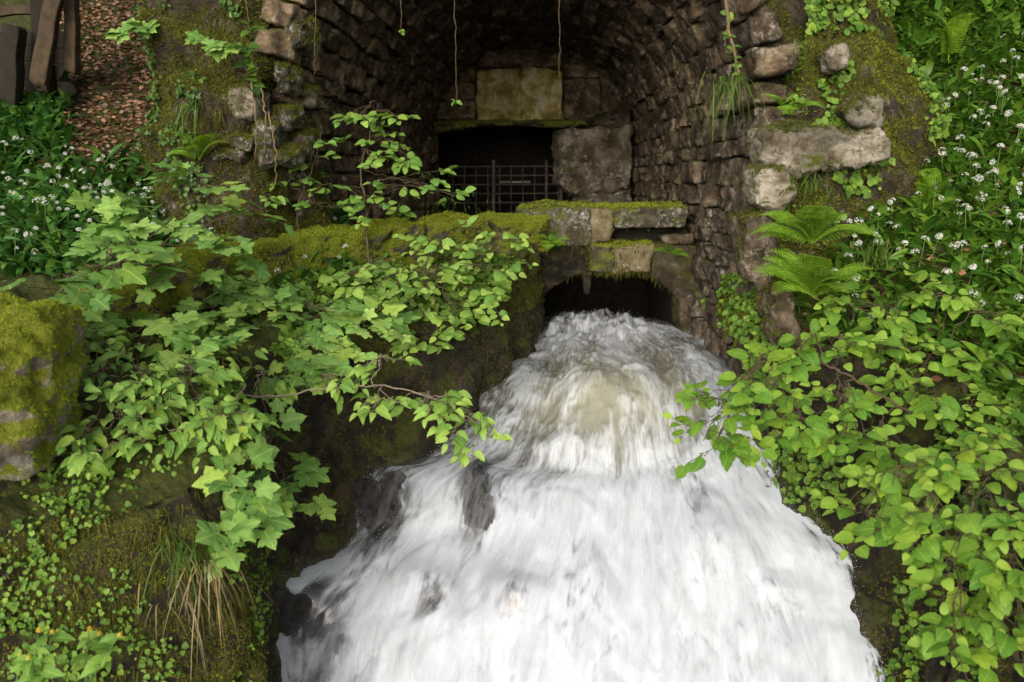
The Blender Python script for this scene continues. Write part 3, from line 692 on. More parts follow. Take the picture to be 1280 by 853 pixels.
def maple(seed):
    r = np.random.default_rng(seed)
    h = [(.05, .0), (.20, -.10), (.26, -.02), (.40, .0), (.37, .10), (.44, .18), (.31, .25), (.42, .36), (.47, .33), (.52, .46), (.62, .60), (.47, .60), (.42, .68), (.33, .60), (.21, .56), (.25, .72), (.21, .78), (.16, .86), (.12, .92)]
    o = [(x, y) for x, y in h] + [(0, 1.06)] + [(-x, y) for x, y in h[::-1]]
    o = np.array(o) + r.normal(0, .012, (len(o), 2)); c = np.array([(0, .05), (0, .34), (0, .62)])
    xy = np.vstack([c, o]); rr = np.hypot(xy[:, 0], xy[:, 1] - .35)
    z = -.22 * rr ** 2 + .06 * np.abs(xy[:, 0]) + r.normal(0, .012, len(xy)) + .05 * np.cos(np.arctan2(xy[:, 0], xy[:, 1] - .35) * 5) * rr
    m = len(o); f = []
    for i in range(m - 1):
        y = (o[i, 1] + o[i + 1, 1]) / 2; k = 0 if y < .12 else (1 if y < .62 else 2)
        f.append((k, 3 + i, 3 + i + 1))
    hi = [i for i in range(m - 1)]
    # stitch the fans of the three centres
    def kof(i): y = (o[i, 1] + o[i + 1, 1]) / 2; return 0 if y < .12 else (1 if y < .62 else 2)
    for i in range(m - 2):
        if kof(i) != kof(i + 1): f.append((kof(i), 3 + i + 1, kof(i + 1)))
    f.append((0, 3, 3 + m - 1)) if False else None
    f = np.array(f); v = np.column_stack([xy, z])
    nz = np.cross(v[f[:, 1]] - v[f[:, 0]], v[f[:, 2]] - v[f[:, 0]])[:, 2]; f[nz < 0] = f[nz < 0][:, ::-1]
    return v, f, xy * np.array([.7, 1.])

LEAFT = {'ovate': [ovate(i, .33 + .03 * (i % 4), 9, .07) for i in range(10)], 'maple': [maple(i) for i in range(8)],
         'lance': [ovate(30 + i, .26, 9, .08, .25, .3) for i in range(4)]}
_lm = {}
def leaf_mesh(kind, i, mat):
    k = (kind, i, mat)
    if k not in _lm: v, f, uv = LEAFT[kind][i]; _lm[k] = mesh_np('leaf', v, f, M[mat], True, None, uv)
    return _lm[k]

CAMN = np.array(CAMLOC)
class Shrub:
    """woody plant: stem + branches as parts, every leaf a part (largest 300), the rest joined"""
    def __init__(s, name, base, label, cat, kind, mat, size, bark='bark', group=None, tilt=.45, seed=1):
        s.base = np.array(base, float); s.root = thing(name, tuple(base), label, cat, group)
        s.kind, s.mat, s.size, s.bark, s.tilt = kind, mat, size, bark, tilt; s.r = np.random.default_rng(seed); s.leaves = []
    def wood(s, name, parts):
        v, f = merge(parts); child(obj(name, mesh_np(name, v, f, M[s.bark], True)), s.root)
    def limb(s, pts, r0, r1, n=14, wob=.02):
        P = crom(np.array([tuple(p) for p in pts]), n) if len(pts) > 2 else np.linspace(pts[0], pts[1], n)
        w = s.r.normal(0, wob, P.shape); w[0] = 0; P = P + w * .5
        return P, tube(P, np.linspace(r0, r1, n), 6)
    def leaf(s, p, d, scale=1.0, up=None):
        up = np.array([0, 0, 1.]) if up is None else up
        tocam = unit(CAMN - p); n = up + tocam * s.tilt + s.r.normal(0, .28, 3)
        L = s.r.uniform(*s.size) * scale; n = n + s.r.normal(0, .12, 3)
        s.leaves.append((np.array(p), unit(np.array(d)), unit(n), L))
    def twig(s, p, d, ln, k, r=.0022, sc=1.0):
        """a flat spray: alternate leaves along a slightly arching twig"""
        d = unit(np.array(d, float)); side = unit(np.cross(d, [0, 0, 1.]) + 1e-6); m = k + 1
        T = np.linspace(0, 1, m + 1)[:, None]; P = p + d * ln * T + np.array([0, 0, -1.]) * (T ** 2) * ln * .22 + s.r.normal(0, .006, (m + 1, 3))
        parts = [tube(P, np.linspace(r, r * .5, m + 1), 5)]
        for i in range(1, m + 1):
            sg = 1 if i % 2 else -1; ld = d * s.r.uniform(.25, .8) + side * sg * s.r.uniform(.6, 1.1) + np.array([0, 0, s.r.uniform(-.45, .05)])
            if i == m: ld = d + np.array([0, 0, -.35])
            ld = unit(ld); q = P[i] + ld * .018
            parts.append(tube([P[i], (P[i] + q) / 2, q], r * .5, 4)); s.leaf(q, ld, (.65 + .35 * math.sin(math.pi * min(1, i / m * .9 + .1))) * sc)
        return parts
    def clump(s, anchor, c, rad, nt, ln, k, r0=.005, sc=1.0, out=None):
        """a branch from anchor into an ellipsoid of twigs"""
        c = np.array(c); anchor = np.array(anchor); midp = (anchor + c) / 2 + np.array([0, 0, .06]) + s.r.normal(0, .03, 3)
        P, tb = s.limb([anchor, midp, c], r0, r0 * .5); parts = [tb]
        for _ in range(nt):
            q = s.r.normal(0, 1, 3); q = q / np.linalg.norm(q) * s.r.random() ** .5
            p0 = c + q * np.array(rad) * .75; d = np.array([q[0], q[1], q[2] * .35]) + s.r.normal(0, .45, 3) * np.array([1, 1, .3])
            if out is not None: d = d + np.array(out)
            a = P[s.r.integers(6, len(P))]; parts.append(tube([a, (a + p0) / 2 + s.r.normal(0, .012, 3), p0], [.0022, .0018, .0016], 5))
            parts += s.twig(p0, d, ln * s.r.uniform(.7, 1.25), k + s.r.integers(-1, 2), sc=sc)
        s.wood('branch', parts)
    def done(s):
        s.leaves.sort(key=lambda l: -l[3] / max(.5, l[0][1])); nv = len(LEAFT[s.kind]); rest = []
        for j, (p, d, n, L) in enumerate(s.leaves):
            R = frames(d[None], n[None])[0]; i = int(s.r.integers(nv)); wsc = s.r.uniform(.85, 1.12)
            if j < 300:
                o = bpy.data.objects.new('leaf', leaf_mesh(s.kind, i, s.mat)); COL.objects.link(o)
                m = Matrix([list(x) for x in R]).to_4x4(); m.translation = Vector(p)
                o.matrix_world = m @ Matrix.Diagonal((L * wsc, L, L, 1)); child(o, s.root)
            else:
                v, f, _ = LEAFT[s.kind][i]; rest.append(((v * np.array([L * wsc, L, L])) @ R.T + p, f))
        if rest:
            v, f = merge(rest); child(obj('leaf', mesh_np('leaf', v, f, M[s.mat], True), kind='stuff'), s.root)

def rp(px, Y): return px / F * Y
def C3(px, py, Y): return np.array(W(px, py, Y))

def onbank(px, py, V=LV):
    x, y = proj(V); k = np.where((x - px) ** 2 + (y - py) ** 2 < 100)[0]
    return V[k[np.argmin(V[k, 1])]] if len(k) else C3(px, py, 4.0)
def front(px, py, Y, gap=.14):
    """keep a clump in front of the bank it grows on"""
    p = onbank(px, py); return min(Y, p[1] - gap) if abs(proj(p)[0] - px) < 12 else Y
# --- maple sapling over the bank edge
b = C3(102, 470, 4.75); b[2] = min(b[2], 2.0)
m1 = Shrub('maple_sapling', b, 'maple sapling with broad pale lobed leaves beside the small mossy boulder', 'sapling', 'maple', 'maple', (.085, .175), seed=11, tilt=.30)
P, tb = m1.limb([b, C3(128, 395, 4.7), C3(146, 335, 4.7), C3(190, 290, 4.8)], .009, .004); m1.wood('stem', [tb])
for px, py, Y, rx, ry, nt in [(265, 235, 5.2, 60, 22, 6), (190, 265, 5.0, 60, 22, 6), (170, 305, 4.7, 70, 24, 7), (255, 305, 4.9, 60, 26, 6), (130, 330, 4.6, 60, 22, 5), (55, 360, 4.4, 60, 22, 5), (230, 345, 4.8, 50, 20, 4), (310, 265, 5.2, 30, 20, 2), (120, 385, 4.6, 50, 24, 4), (190, 395, 4.7, 50, 26, 4)]:
    m1.clump(P[8], C3(px, py, Y), (rp(rx, Y), .28, rp(ry, Y)), nt, .16, 3)
m1.done()
# --- maple clump hanging on the dark bank
b = C3(318, 520, 5.0); b[2] = 1.95
m2 = Shrub('maple_sapling', b, 'low maple sapling with lobed leaves hanging against the dark bank above the waterfall', 'sapling', 'maple', 'maple', (.10, .155), seed=12, tilt=1.1)
P, tb = m2.limb([b, C3(335, 540, 4.75), C3(330, 580, 4.65), C3(320, 620, 4.6)], .006, .003); m2.wood('stem', [tb])
for px, py, Y, rx, ry, nt in [(300, 590, 4.6, 34, 22, 4), (350, 585, 4.65, 36, 26, 4), (310, 630, 4.55, 40, 26, 5), (365, 620, 4.6, 30, 26, 4), (285, 665, 4.5, 30, 24, 3), (345, 545, 4.75, 40, 24, 4), (370, 470, 5.0, 50, 40, 6), (250, 440, 4.9, 50, 40, 5)]:
    Y = front(px, py, Y, .10)
    m2.clump(P[9], C3(px, py, Y), (rp(rx, Y), .14, rp(ry, Y)), nt, .10, 3)
m2.done()
# --- middle mass of leaves in front of the parapet
b = C3(300, 480, 5.6); b[2] = 1.98
m3 = Shrub('maple_sapling', b, 'bushy maple sapling with pale leaves spreading below the mossy parapet', 'sapling', 'maple', 'maple', (.09, .15), seed=13, tilt=.5)
P, tb = m3.limb([b, C3(300, 420, 5.5), C3(320, 380, 5.5)], .009, .005); m3.wood('stem', [tb])
for px, py, Y, rx, ry, nt in [(250, 385, 5.2, 55, 24, 8), (330, 365, 5.5, 60, 26, 9), (330, 415, 5.3, 60, 30, 9), (400, 385, 5.5, 55, 30, 9), (390, 440, 5.3, 50, 30, 7), (215, 430, 5.0, 45, 34, 6), (460, 400, 5.6, 50, 30, 8), (290, 345, 5.6, 60, 20, 6)]:
    m3.clump(P[10], C3(px, py, Y), (rp(rx, Y), .25, rp(ry, Y)), int(nt * 1.3), .12, 4)
m3.done()
b = C3(520, 400, 6.3); b[2] = 2.02
h1 = Shrub('hazel_bush', b, 'round leaved hazel bush at the corner of the bank by the culvert', 'bush', 'ovate', 'hazel', (.05, .11), seed=14, tilt=.75)
P, tb = h1.limb([b, C3(520, 360, 6.2), C3(530, 330, 6.2)], .008, .005); h1.wood('stem', [tb])
for px, py, Y, rx, ry, nt in [(555, 300, 6.5, 60, 22, 9), (600, 335, 6.35, 50, 26, 9), (540, 345, 6.2, 60, 26, 10), (480, 350, 6.0, 60, 24, 9), (570, 390, 6.1, 55, 24, 9), (500, 395, 5.9, 60, 26, 9), (440, 345, 5.9, 50, 20, 7), (620, 300, 6.6, 30, 26, 5), (545, 425, 5.9, 45, 14, 5), (610, 370, 6.3, 30, 26, 4)]:
    h1.clump(P[10], C3(px, py, Y), (rp(rx, Y), .26, rp(ry, Y)), int(nt * 1.35), .13, 5)
h1.done()
# --- long horizontal branch reaching out over the water
b = C3(128, 545, 4.5)
h2 = Shrub('elm_branch', b, 'long thin bare stemmed branch arching over the bank towards the waterfall', 'branch', 'lance', 'hazel', (.065, .11), bark='barkgrey', seed=15, tilt=.95)
main = [C3(70, 575, 4.45), b, C3(190, 513, 4.55), C3(245, 497, 4.6), C3(290, 493, 4.65), C3(340, 495, 4.7), C3(400, 487, 4.75), C3(450, 483, 4.8), C3(505, 487, 4.85), C3(560, 507, 4.85), C3(605, 535, 4.85)]
P, tb = h2.limb(main, .0085, .003, 50, .008); h2.wood('stem', [tb])
for px, py, Y, rx, ry, nt, a in [(470, 455, 4.9, 50, 16, 6, 36), (470, 505, 4.8, 40, 16, 5, 36), (530, 500, 4.85, 45, 16, 7, 42), (575, 520, 4.8, 40, 18, 7, 46), (600, 548, 4.75, 24, 18, 4, 48), (420, 470, 4.9, 40, 14, 4, 30), (290, 520, 4.5, 30, 24, 4, 20), (260, 545, 4.5, 26, 20, 3, 18),
                                 (200, 535, 4.4, 34, 22, 4, 10), (110, 505, 4.4, 40, 24, 5, 6), (140, 560, 4.3, 40, 16, 4, 4), (230, 470, 4.7, 50, 16, 4, 14), (100, 440, 4.4, 40, 26, 5, 6), (170, 460, 4.55, 40, 26, 5, 9), (190, 500, 4.45, 44, 20, 5, 9), (330, 465, 4.85, 44, 18, 5, 22), (225, 425, 4.8, 44, 20, 4, 12), (150, 520, 4.3, 50, 24, 5, 6)]:
    Y = front(px, py, Y, .10) if px < 320 else Y
    h2.clump(P[a], C3(px, py, Y), (rp(rx, Y), .12, rp(ry, Y)), nt, .10, 4, .0035)
h2.done()
b = C3(170, 470, 4.75); b[2] = 1.9
h8 = Shrub('elm_bush', b, 'loose elm bush with pointed leaves covering the ledge beside the mossy boulder', 'bush', 'lance', 'hazel', (.045, .095), seed=25, tilt=.9)
P, tb = h8.limb([b, C3(180, 455, 4.65), C3(190, 435, 4.6)], .007, .004); h8.wood('stem', [tb])
for px, py, Y, rx, ry, nt in [(130, 430, 4.5, 40, 20, 6), (190, 425, 4.6, 45, 20, 7), (250, 440, 4.7, 45, 20, 7), (120, 475, 4.35, 45, 22, 6), (180, 475, 4.4, 45, 22, 7), (240, 480, 4.5, 45, 22, 7), (160, 525, 4.2, 45, 22, 6), (220, 525, 4.3, 45, 22, 6), (275, 540, 4.35, 40, 22, 5), (300, 450, 4.9, 40, 24, 5), (110, 545, 4.1, 34, 18, 3)]:
    Y = front(px, py, Y)
    h8.clump(P[10], C3(px, py, Y), (rp(rx, Y), .14, rp(ry, Y)), nt, .11, 4, .003)
h8.done()
# --- saplings growing from the parapet
b = C3(459, 300, 6.35); b[2] = 2.2
h3 = Shrub('hazel_sapling', b, 'tall hazel sapling standing up from the mossy parapet before the dark vault', 'sapling', 'ovate', 'hazel', (.06, .10), seed=16, tilt=.6)
P, tb = h3.limb([b, C3(457, 255, 6.5), C3(450, 215, 6.55), C3(462, 170, 6.6), C3(470, 140, 6.6)], .010, .003, 24, .01); h3.wood('stem', [tb])
for px, py, Y, rx, ry, nt, a in [(455, 140, 6.6, 32, 8, 4, 21), (490, 145, 6.6, 22, 8, 3, 21), (480, 175, 6.6, 26, 12, 4, 17), (510, 195, 6.6, 28, 14, 4, 15), (470, 200, 6.5, 26, 14, 4, 13), (535, 220, 6.6, 28, 14, 3, 12), (500, 235, 6.5, 36, 12, 4, 9), (455, 245, 6.5, 24, 10, 3, 8), (565, 245, 6.6, 22, 12, 3, 9), (475, 265, 6.4, 34, 10, 4, 7), (440, 185, 6.6, 12, 10, 1, 14)]:
    h3.clump(P[a], C3(px, py, Y), (rp(rx, Y), .16, rp(ry, Y)), nt, .10, 4, .003)
h3.done()
b = C3(378, 292, 6.3); b[2] = 2.3
h4 = Shrub('hazel_sapling', b, 'thin hazel sapling with sparse leaves rising behind the parapet by the rock outcrop', 'sapling', 'ovate', 'hazel', (.055, .09), seed=17, tilt=.6)
P, tb = h4.limb([b, C3(372, 260, 6.3), C3(385, 225, 6.35), C3(396, 190, 6.4), C3(402, 165, 6.4)], .006, .002, 24, .01); h4.wood('stem', [tb])
for px, py, Y, rx, ry, nt, a in [(402, 178, 6.4, 14, 10, 2, 20), (395, 205, 6.4, 26, 12, 3, 15), (360, 225, 6.3, 28, 10, 3, 11), (400, 235, 6.4, 30, 10, 3, 10), (410, 255, 6.3, 30, 12, 4, 6), (335, 240, 6.2, 20, 10, 2, 9)]:
    h4.clump(P[a], C3(px, py, Y), (rp(rx, Y), .12, rp(ry, Y)), nt, .09, 4, .0025)
h4.done()
# --- hazel bushes on the other bank
b = C3(1180, 520, 5.0); b[2] = 1.95
h5 = Shrub('hazel_bush', b, 'bright hazel bush spreading over the garlic slope below the ferns', 'bush', 'ovate', 'hazelyellow', (.05, .12), seed=18, tilt=.75)
P, tb = h5.limb([b, C3(1170, 460, 4.9), C3(1150, 420, 4.9)], .01, .005); h5.wood('stem', [tb])
for px, py, Y, rx, ry, nt in [(1090, 380, 5.0, 60, 22, 7), (1170, 365, 5.1, 60, 24, 7), (1240, 390, 5.0, 55, 24, 7), (1120, 430, 4.8, 60, 26, 8), (1200, 440, 4.8, 60, 28, 8), (1060, 425, 4.9, 40, 20, 5), (1260, 470, 4.7, 50, 30, 7), (1140, 490, 4.6, 60, 26, 8), (1220, 520, 4.5, 60, 26, 7)]:
    h5.clump(P[8], C3(px, py, Y), (rp(rx, Y), .24, rp(ry, Y)), int(nt * 1.5), .13, 5)
h5.done()
b = C3(1150, 530, 4.5); b[2] = 1.75
h6 = Shrub('hazel_bush', b, 'hazel bush whose long bare branch reaches out over the foaming stream', 'bush', 'ovate', 'hazelyellow', (.045, .115), seed=19, tilt=.8)
P, tb = h6.limb([b, C3(1125, 508, 4.35), C3(1060, 470, 4.3), C3(1030, 456, 4.3), C3(975, 450, 4.3), C3(930, 470, 4.25)], .008, .003, 40, .008); h6.wood('stem', [tb])
for px, py, Y, rx, ry, nt, a in [(940, 470, 4.25, 34, 20, 5, 34), (900, 510, 4.15, 40, 22, 6, 38), (880, 550, 4.1, 34, 22, 5, 38), (960, 500, 4.2, 36, 22, 6, 30), (1000, 440, 4.4, 40, 16, 5, 24), (1040, 430, 4.5, 34, 16, 4, 20), (1000, 520, 4.2, 40, 20, 6, 24), (1050, 500, 4.3, 40, 20, 6, 18), (960, 545, 4.15, 26, 16, 3, 32), (1060, 545, 4.2, 50, 20, 6, 14), (1110, 560, 4.2, 40, 24, 5, 8)]:
    h6.clump(P[a], C3(px, py, Y), (rp(rx, Y), .16, rp(ry, Y)), int(nt * 1.4), .11, 4, .004)
h6.done()
b = C3(1290, 640, 3.9); b[2] = 1.62
h7 = Shrub('hazel_bush', b, 'large leaved hazel bush overhanging the cascade foot on the dark bank', 'bush', 'ovate', 'hazelyellow', (.048, .112), seed=20, tilt=.8)
P, tb = h7.limb([b, C3(1270, 600, 3.8), C3(1230, 590, 3.7), C3(1180, 600, 3.6)], .010, .004, 20, .01); h7.wood('stem', [tb])
for px, py, Y, rx, ry, nt, a in [(1130, 600, 3.7, 50, 24, 5, 15), (1200, 580, 3.7, 60, 26, 6, 12), (1270, 570, 3.8, 40, 30, 5, 6), (1080, 640, 3.65, 44, 18, 4, 18), (1160, 645, 3.5, 50, 26, 5, 16), (1240, 640, 3.5, 50, 30, 6, 12), (1200, 700, 3.4, 40, 26, 5, 14), (1270, 700, 3.4, 34, 34, 5, 10), (1190, 770, 3.45, 30, 18, 3, 15), (1260, 770, 3.4, 40, 22, 4, 9), (1190, 815, 3.4, 26, 16, 2, 15), (1270, 830, 3.4, 30, 16, 2, 9)]:
    h7.clump(P[a], C3(px, py, Y), (rp(rx, Y), .16, rp(ry, Y)), int(nt * 2.0), .12, 4, .004)
h7.done()

# ------------------------------------------------------------------ ground cover on the banks
def region(V, Fq, n, rows, nc, test):
    """random points on rows of a bank sheet that satisfy test(px, py)"""
    lo, hi = rows; q = np.asarray(Fq).reshape(-1, nc - 1, 4)[lo:hi].reshape(-1, 4); P, N_ = sample(V, q, n)
    N_[N_[:, 2] < 0] *= -1; px, py = proj(P); k = test(px, py, P); return P[k], N_[k]
GL = []
for i in range(4):
    v, f, uv = ovate(60 + i, .15, 8, .0, .25, .55); v[:, 2] += v[:, 1] * .9; GL.append((v, f))
def cover(name, P, N_, templates, size, mat, lab, lean=.6, parent=None, kind='stuff'):
    n = len(P); a = rng.random(n) * 2 * np.pi; d = np.column_stack([np.cos(a), np.sin(a), rng.normal(.1, .25, n)]); d[:, 1] -= .25
    nn = np.array([0, 0, 1.]) + N_ * .4 + rng.normal(0, .25, (n, 3)); R = frames(d, nn); sz = rng.uniform(*size, n); parts = []
    for i, (v, f) in enumerate(templates):
        k = np.arange(n) % len(templates) == i; parts.append(scatter(v, f, P[k], R[k], sz[k]))
    v, f = merge(parts); o = obj(name, mesh_np(name, v, f, M[mat], True), kind=kind)
    if lab: o['label'] = lab; o['category'] = 'ground cover'
    if parent is not None: child(o, parent)
    return o
lg = lambda px, py, P: (px > -420) & (px < 430) & (py > 105) & (py < 370) & ~((px > 85) & (px < 215) & (py < 205 - (px - 85) * .05) & (py > -50)) & (P[:, 1] > 5.2) & (P[:, 1] < 9.5)
P1, N1 = region(LV, LF, 50000, (LNF + 26, LNF + LNL + 45), LNC, lg)
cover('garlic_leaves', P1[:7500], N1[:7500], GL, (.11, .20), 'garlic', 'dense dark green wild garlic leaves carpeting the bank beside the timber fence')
rg = lambda px, py, P: (px > 930) & (px < 1750) & (py > -80) & (py < 560) & (P[:, 1] < 11)
P2, N2 = region(RV, RF, 60000, (RNF + 8, RNF + RNL + 45), RNC, rg)
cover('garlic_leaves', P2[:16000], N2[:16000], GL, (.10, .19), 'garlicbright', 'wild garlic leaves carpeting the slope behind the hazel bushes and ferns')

# wild garlic in flower: individuals
r_ = np.random.default_rng(5); fh = []; star = []
for k in range(30):
    z = r_.uniform(-.15, 1); a = r_.random() * 6.28; q = math.sqrt(max(0, 1 - z * z)); c = np.array([q * math.cos(a), q * math.sin(a), z])
    t1 = unit(np.cross(c, [.3, .2, .9])); t2 = np.cross(c, t1); vs = [c * .82]
    for j in range(10):
        rad = .36 if j % 2 == 0 else .17; an = j / 10 * 6.283 + a; vs.append(c + (t1 * math.cos(an) + t2 * math.sin(an)) * rad)
    fh.append((np.array(vs), np.array([(0, 1 + j, 1 + (j + 1) % 10) for j in range(10)])))
FHV, FHF = merge(fh); me_head = mesh_np('flower_head', FHV, FHF, M['petal'])
sv, sf = tube([(0, 0, 0), (.01, .0, .5), (0, .01, 1.0)], [.03, .02, .016], 5); me_stalk = mesh_np('flower_stalk', sv, sf, M['stalk'], True)
me_gl = {m: [mesh_np('leaf', v, f, M[m], True) for v, f in GL] for m in ('garlic', 'garlicbright')}
def garlic(P, n, mat, pick, group, hsz):
    for p in P[:n]:
        label = pick(*proj(p))
        r = thing('wild_garlic', tuple(p), label, 'flower', group); h = random.uniform(.10, .19); tx, ty = random.gauss(0, .12), random.gauss(-.08, .12)
        o = bpy.data.objects.new('flower_stalk', me_stalk); link(o, r); o.scale = (.13, .13, h); o.rotation_euler = (-ty, tx, 0)
        tip = o.rotation_euler.to_matrix() @ Vector((0, 0, h)); hd = bpy.data.objects.new('flower_head', me_head); link(hd, r)
        hd.location = tip; s = random.uniform(*hsz); hd.scale = (s, s, s * .8); hd.rotation_euler = (random.gauss(0, .4), random.gauss(0, .4), random.random() * 6)
        for j in range(2):
            l = bpy.data.objects.new('leaf', random.choice(me_gl[mat])); link(l, r); s = random.uniform(.14, .2); l.scale = (s, s, s); l.rotation_euler = (0, 0, random.random() * 6.28)
lf = lambda px, py, P: (px > -10) & (px < 430) & (py > 190) & (py < 370) & (P[:, 1] > 5.3) & (P[:, 1] < 8.6) & ~((px > 85) & (px < 215) & (py < 205))
Q1, _ = region(LV, LF, 3000, (LNF + 26, LNF + LNL + 45), LNC, lf)
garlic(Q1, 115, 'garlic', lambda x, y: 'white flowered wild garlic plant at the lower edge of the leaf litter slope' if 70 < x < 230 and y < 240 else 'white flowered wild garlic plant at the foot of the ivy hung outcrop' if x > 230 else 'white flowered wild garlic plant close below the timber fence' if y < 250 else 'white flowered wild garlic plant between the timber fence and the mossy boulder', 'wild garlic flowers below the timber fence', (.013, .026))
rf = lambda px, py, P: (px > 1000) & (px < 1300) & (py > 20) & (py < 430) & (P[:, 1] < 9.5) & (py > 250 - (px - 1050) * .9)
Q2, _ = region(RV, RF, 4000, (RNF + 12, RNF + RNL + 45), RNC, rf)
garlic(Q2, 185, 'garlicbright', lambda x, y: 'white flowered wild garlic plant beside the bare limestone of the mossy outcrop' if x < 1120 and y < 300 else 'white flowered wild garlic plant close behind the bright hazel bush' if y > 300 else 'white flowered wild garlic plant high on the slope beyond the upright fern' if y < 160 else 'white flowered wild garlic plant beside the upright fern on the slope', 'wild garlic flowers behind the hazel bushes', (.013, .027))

for Q, a, b_, lb in ((Q1, 115, 230, 'small distant white garlic flower heads strewn over the bank by the timber fence'), (Q2, 185, 330, 'small distant white garlic flower heads strewn over the slope behind the hazel bushes')):
    q = Q[a:b_] + np.array([0, -.02, .13]) + rng.normal(0, .02, (len(Q[a:b_]), 3)); k = len(q)
    v, f = scatter(FHV, FHF, q, frames(rng.normal(0, .4, (k, 3)) + np.array([0, 1., 0]), np.tile([0, 0, 1.], (k, 1))), rng.uniform(.011, .02, k))
    o = obj('garlic_flowers', mesh_np('garlic_flowers', v, f, M['petal']), kind='stuff'); o['label'] = lb; o['category'] = 'flowers'
# dead leaves on the slope between fence and outcrop
dv = np.array([(0, 0, 0), (.3, .35, .10), (.0, .5, 0), (-.3, .4, .12), (.22, .75, .08), (-.2, .78, .05), (0, 1, .12)], float) - np.array([0, .5, 0])
df = np.array([(0, 1, 2), (0, 2, 3), (1, 4, 2), (2, 5, 3), (2, 4, 6), (2, 6, 5)])
ll = lambda px, py, P: (px > 70) & (px < 235) & (py > -40) & (py < 215) & (P[:, 1] > 5.8)
P3, N3 = region(LV, LF, 70000, (LNF + LNL - 6, LNF + LNL + 50), LNC, ll)
for mat, lo, hi, lb in (('litter', 0, 5600, 'reddish brown dead leaves strewn on the slope beside the outcrop'), ('litterpale', 5600, 7400, 'pale dry dead leaves strewn on the slope beside the outcrop')):
    p, n_ = P3[lo:hi], N3[lo:hi]; k = len(p); a = rng.random(k) * 6.28
    R = frames(np.column_stack([np.cos(a), np.sin(a), np.zeros(k)]), n_ + rng.normal(0, .4, (k, 3)))
    v, f = scatter(dv, df, p + n_ * .012, R, rng.uniform(.03, .06, k)); o = obj('leaf_litter', mesh_np('leaf_litter', v, f, M[mat]), kind='stuff'); o['label'] = lb; o['category'] = 'leaf litter'
l2 = lambda px, py, P: (px > 960) & (px < 1300) & (py > 100) & (py < 480)
P4, N4 = region(RV, RF, 4000, (RNF + 4, RNF + RNL + 30), RNC, l2); P4 = P4[:900]; N4 = N4[:900]; k = len(P4); a = rng.random(k) * 6.28
v, f = scatter(dv, df, P4 + N4 * .02, frames(np.column_stack([np.cos(a), np.sin(a), np.zeros(k)]), N4 + rng.normal(0, .4, (k, 3))), rng.uniform(.035, .08, k))
o = obj('leaf_litter', mesh_np('leaf_litter', v, f, M['litter']), kind='stuff'); o['label'] = 'dead leaves lying among the garlic on the fern slope'; o['category'] = 'leaf litter'

# ------------------------------------------------------------------ moss tufts
mv = []; mf = []
for k in range(4):
    a = k * 1.7; c, s_ = math.cos(a), math.sin(a); j = len(mv)
    mv += [(c * .12 - s_ * .16, s_ * .12 + c * .16, 0), (c * .12 + s_ * .16, s_ * .12 - c * .16, 0), (c * .62, s_ * .62, .75 + .2 * (k % 2))]; mf.append((j, j + 1, j + 2))
mv = np.array(mv, float)[:, [0, 2, 1]]; mf = np.array(mf)       # grows along local Y
def moss(parent, V, Fq, n, size, mat, thr=.05, *a, **k): moss_(parent, V, Fq, n, size, mat, thr, *a, **k)
def moss_(parent, V, Fq, n, size, mat, thr=.05, up=.25, freq=3.0, bias=0.0, seed=0, test=None, lab=None, hang=False):
    P, N_ = sample(V, Fq, n); c = np.array(V).mean(0)
    k = (N_[:, 2] * up * 2 + fbm(P * freq, 4, seed) * .6 + bias) > thr
    if test is not None: k &= test(P, N_)
    P, N_ = P[k], N_[k]; m = len(P)
    if m == 0: return
    d = N_ + np.array([0, 0, .35]) + rng.normal(0, .35, (m, 3)); sz = rng.uniform(*size, m)
    if hang: N_[(N_ * (CAMN - P)).sum(1) < 0] *= -1; d = N_ * .25 + np.array([0, 0, -1.]) + rng.normal(0, .2, (m, 3)); sz = sz[:, None] * np.array([[.18, 1, .18]])
    v, f = scatter(mv, mf, P - N_ * .004, frames(d, rng.normal(0, 1, (m, 3))), sz)
    o = obj('moss', mesh_np('moss', v, f, M[mat]), kind='stuff')
    if parent is not None: child(o, parent)
    elif lab: o['label'] = lab; o['category'] = 'moss'
for key in ('copA', 'keyA', 'keyB', 'archL', 'archR'):
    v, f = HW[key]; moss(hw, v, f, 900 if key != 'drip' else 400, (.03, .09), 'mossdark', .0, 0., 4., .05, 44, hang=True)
for i, (v, f) in enumerate(PP): moss(pp, v, f, 9000, (.012, .024), 'mossfuzz', .0, .5, 3.0, .05, 4, lambda P, N_: N_[:, 2] > -.4)
moss(bo, BV, BF, 40000, (.008, .018), 'mossfuzz', -.25, .6, 3.5, .05, 6, lambda P, N_: N_[:, 2] > -.35)
moss(bo2, CV, CF, 6000, (.010, .02), 'mossfuzz', .0, .5, 3.0, .1, 7)
for key, n in (('copA', 3000), ('copC', 3500), ('copB', 1500), ('keyA', 2500), ('keyB', 2500), ('archL', 5000)):
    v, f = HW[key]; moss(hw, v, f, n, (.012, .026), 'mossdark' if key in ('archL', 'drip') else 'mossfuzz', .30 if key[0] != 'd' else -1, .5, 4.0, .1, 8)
for pr_, (v, f) in PR: moss(pr_, v, f, 2200, (.012, .028), 'mossdark', .28, .6, 5.0, .0, 11)
moss(tunnel, PFV, PFF, 50000, (.014, .034), 'mossdark', .1, .4, 2.2, .05, 29)
moss(rl, RLV, RLF, 14000, (.012, .026), 'mossfuzz', .35, .5, 2.2, .0, 28)
moss(rl, RLV, RLF, 90000, (.014, .034), 'mossdark', -.3, .5, 2.2, .08, 12)
moss(rr, RRV, RRF, 60000, (.014, .034), 'mossdark', -.15, .5, 2.2, .08, 13)
moss(rr, RRV, RRF, 40000, (.012, .028), 'mossfuzz', .2, .5, 2.2, .05, 14)
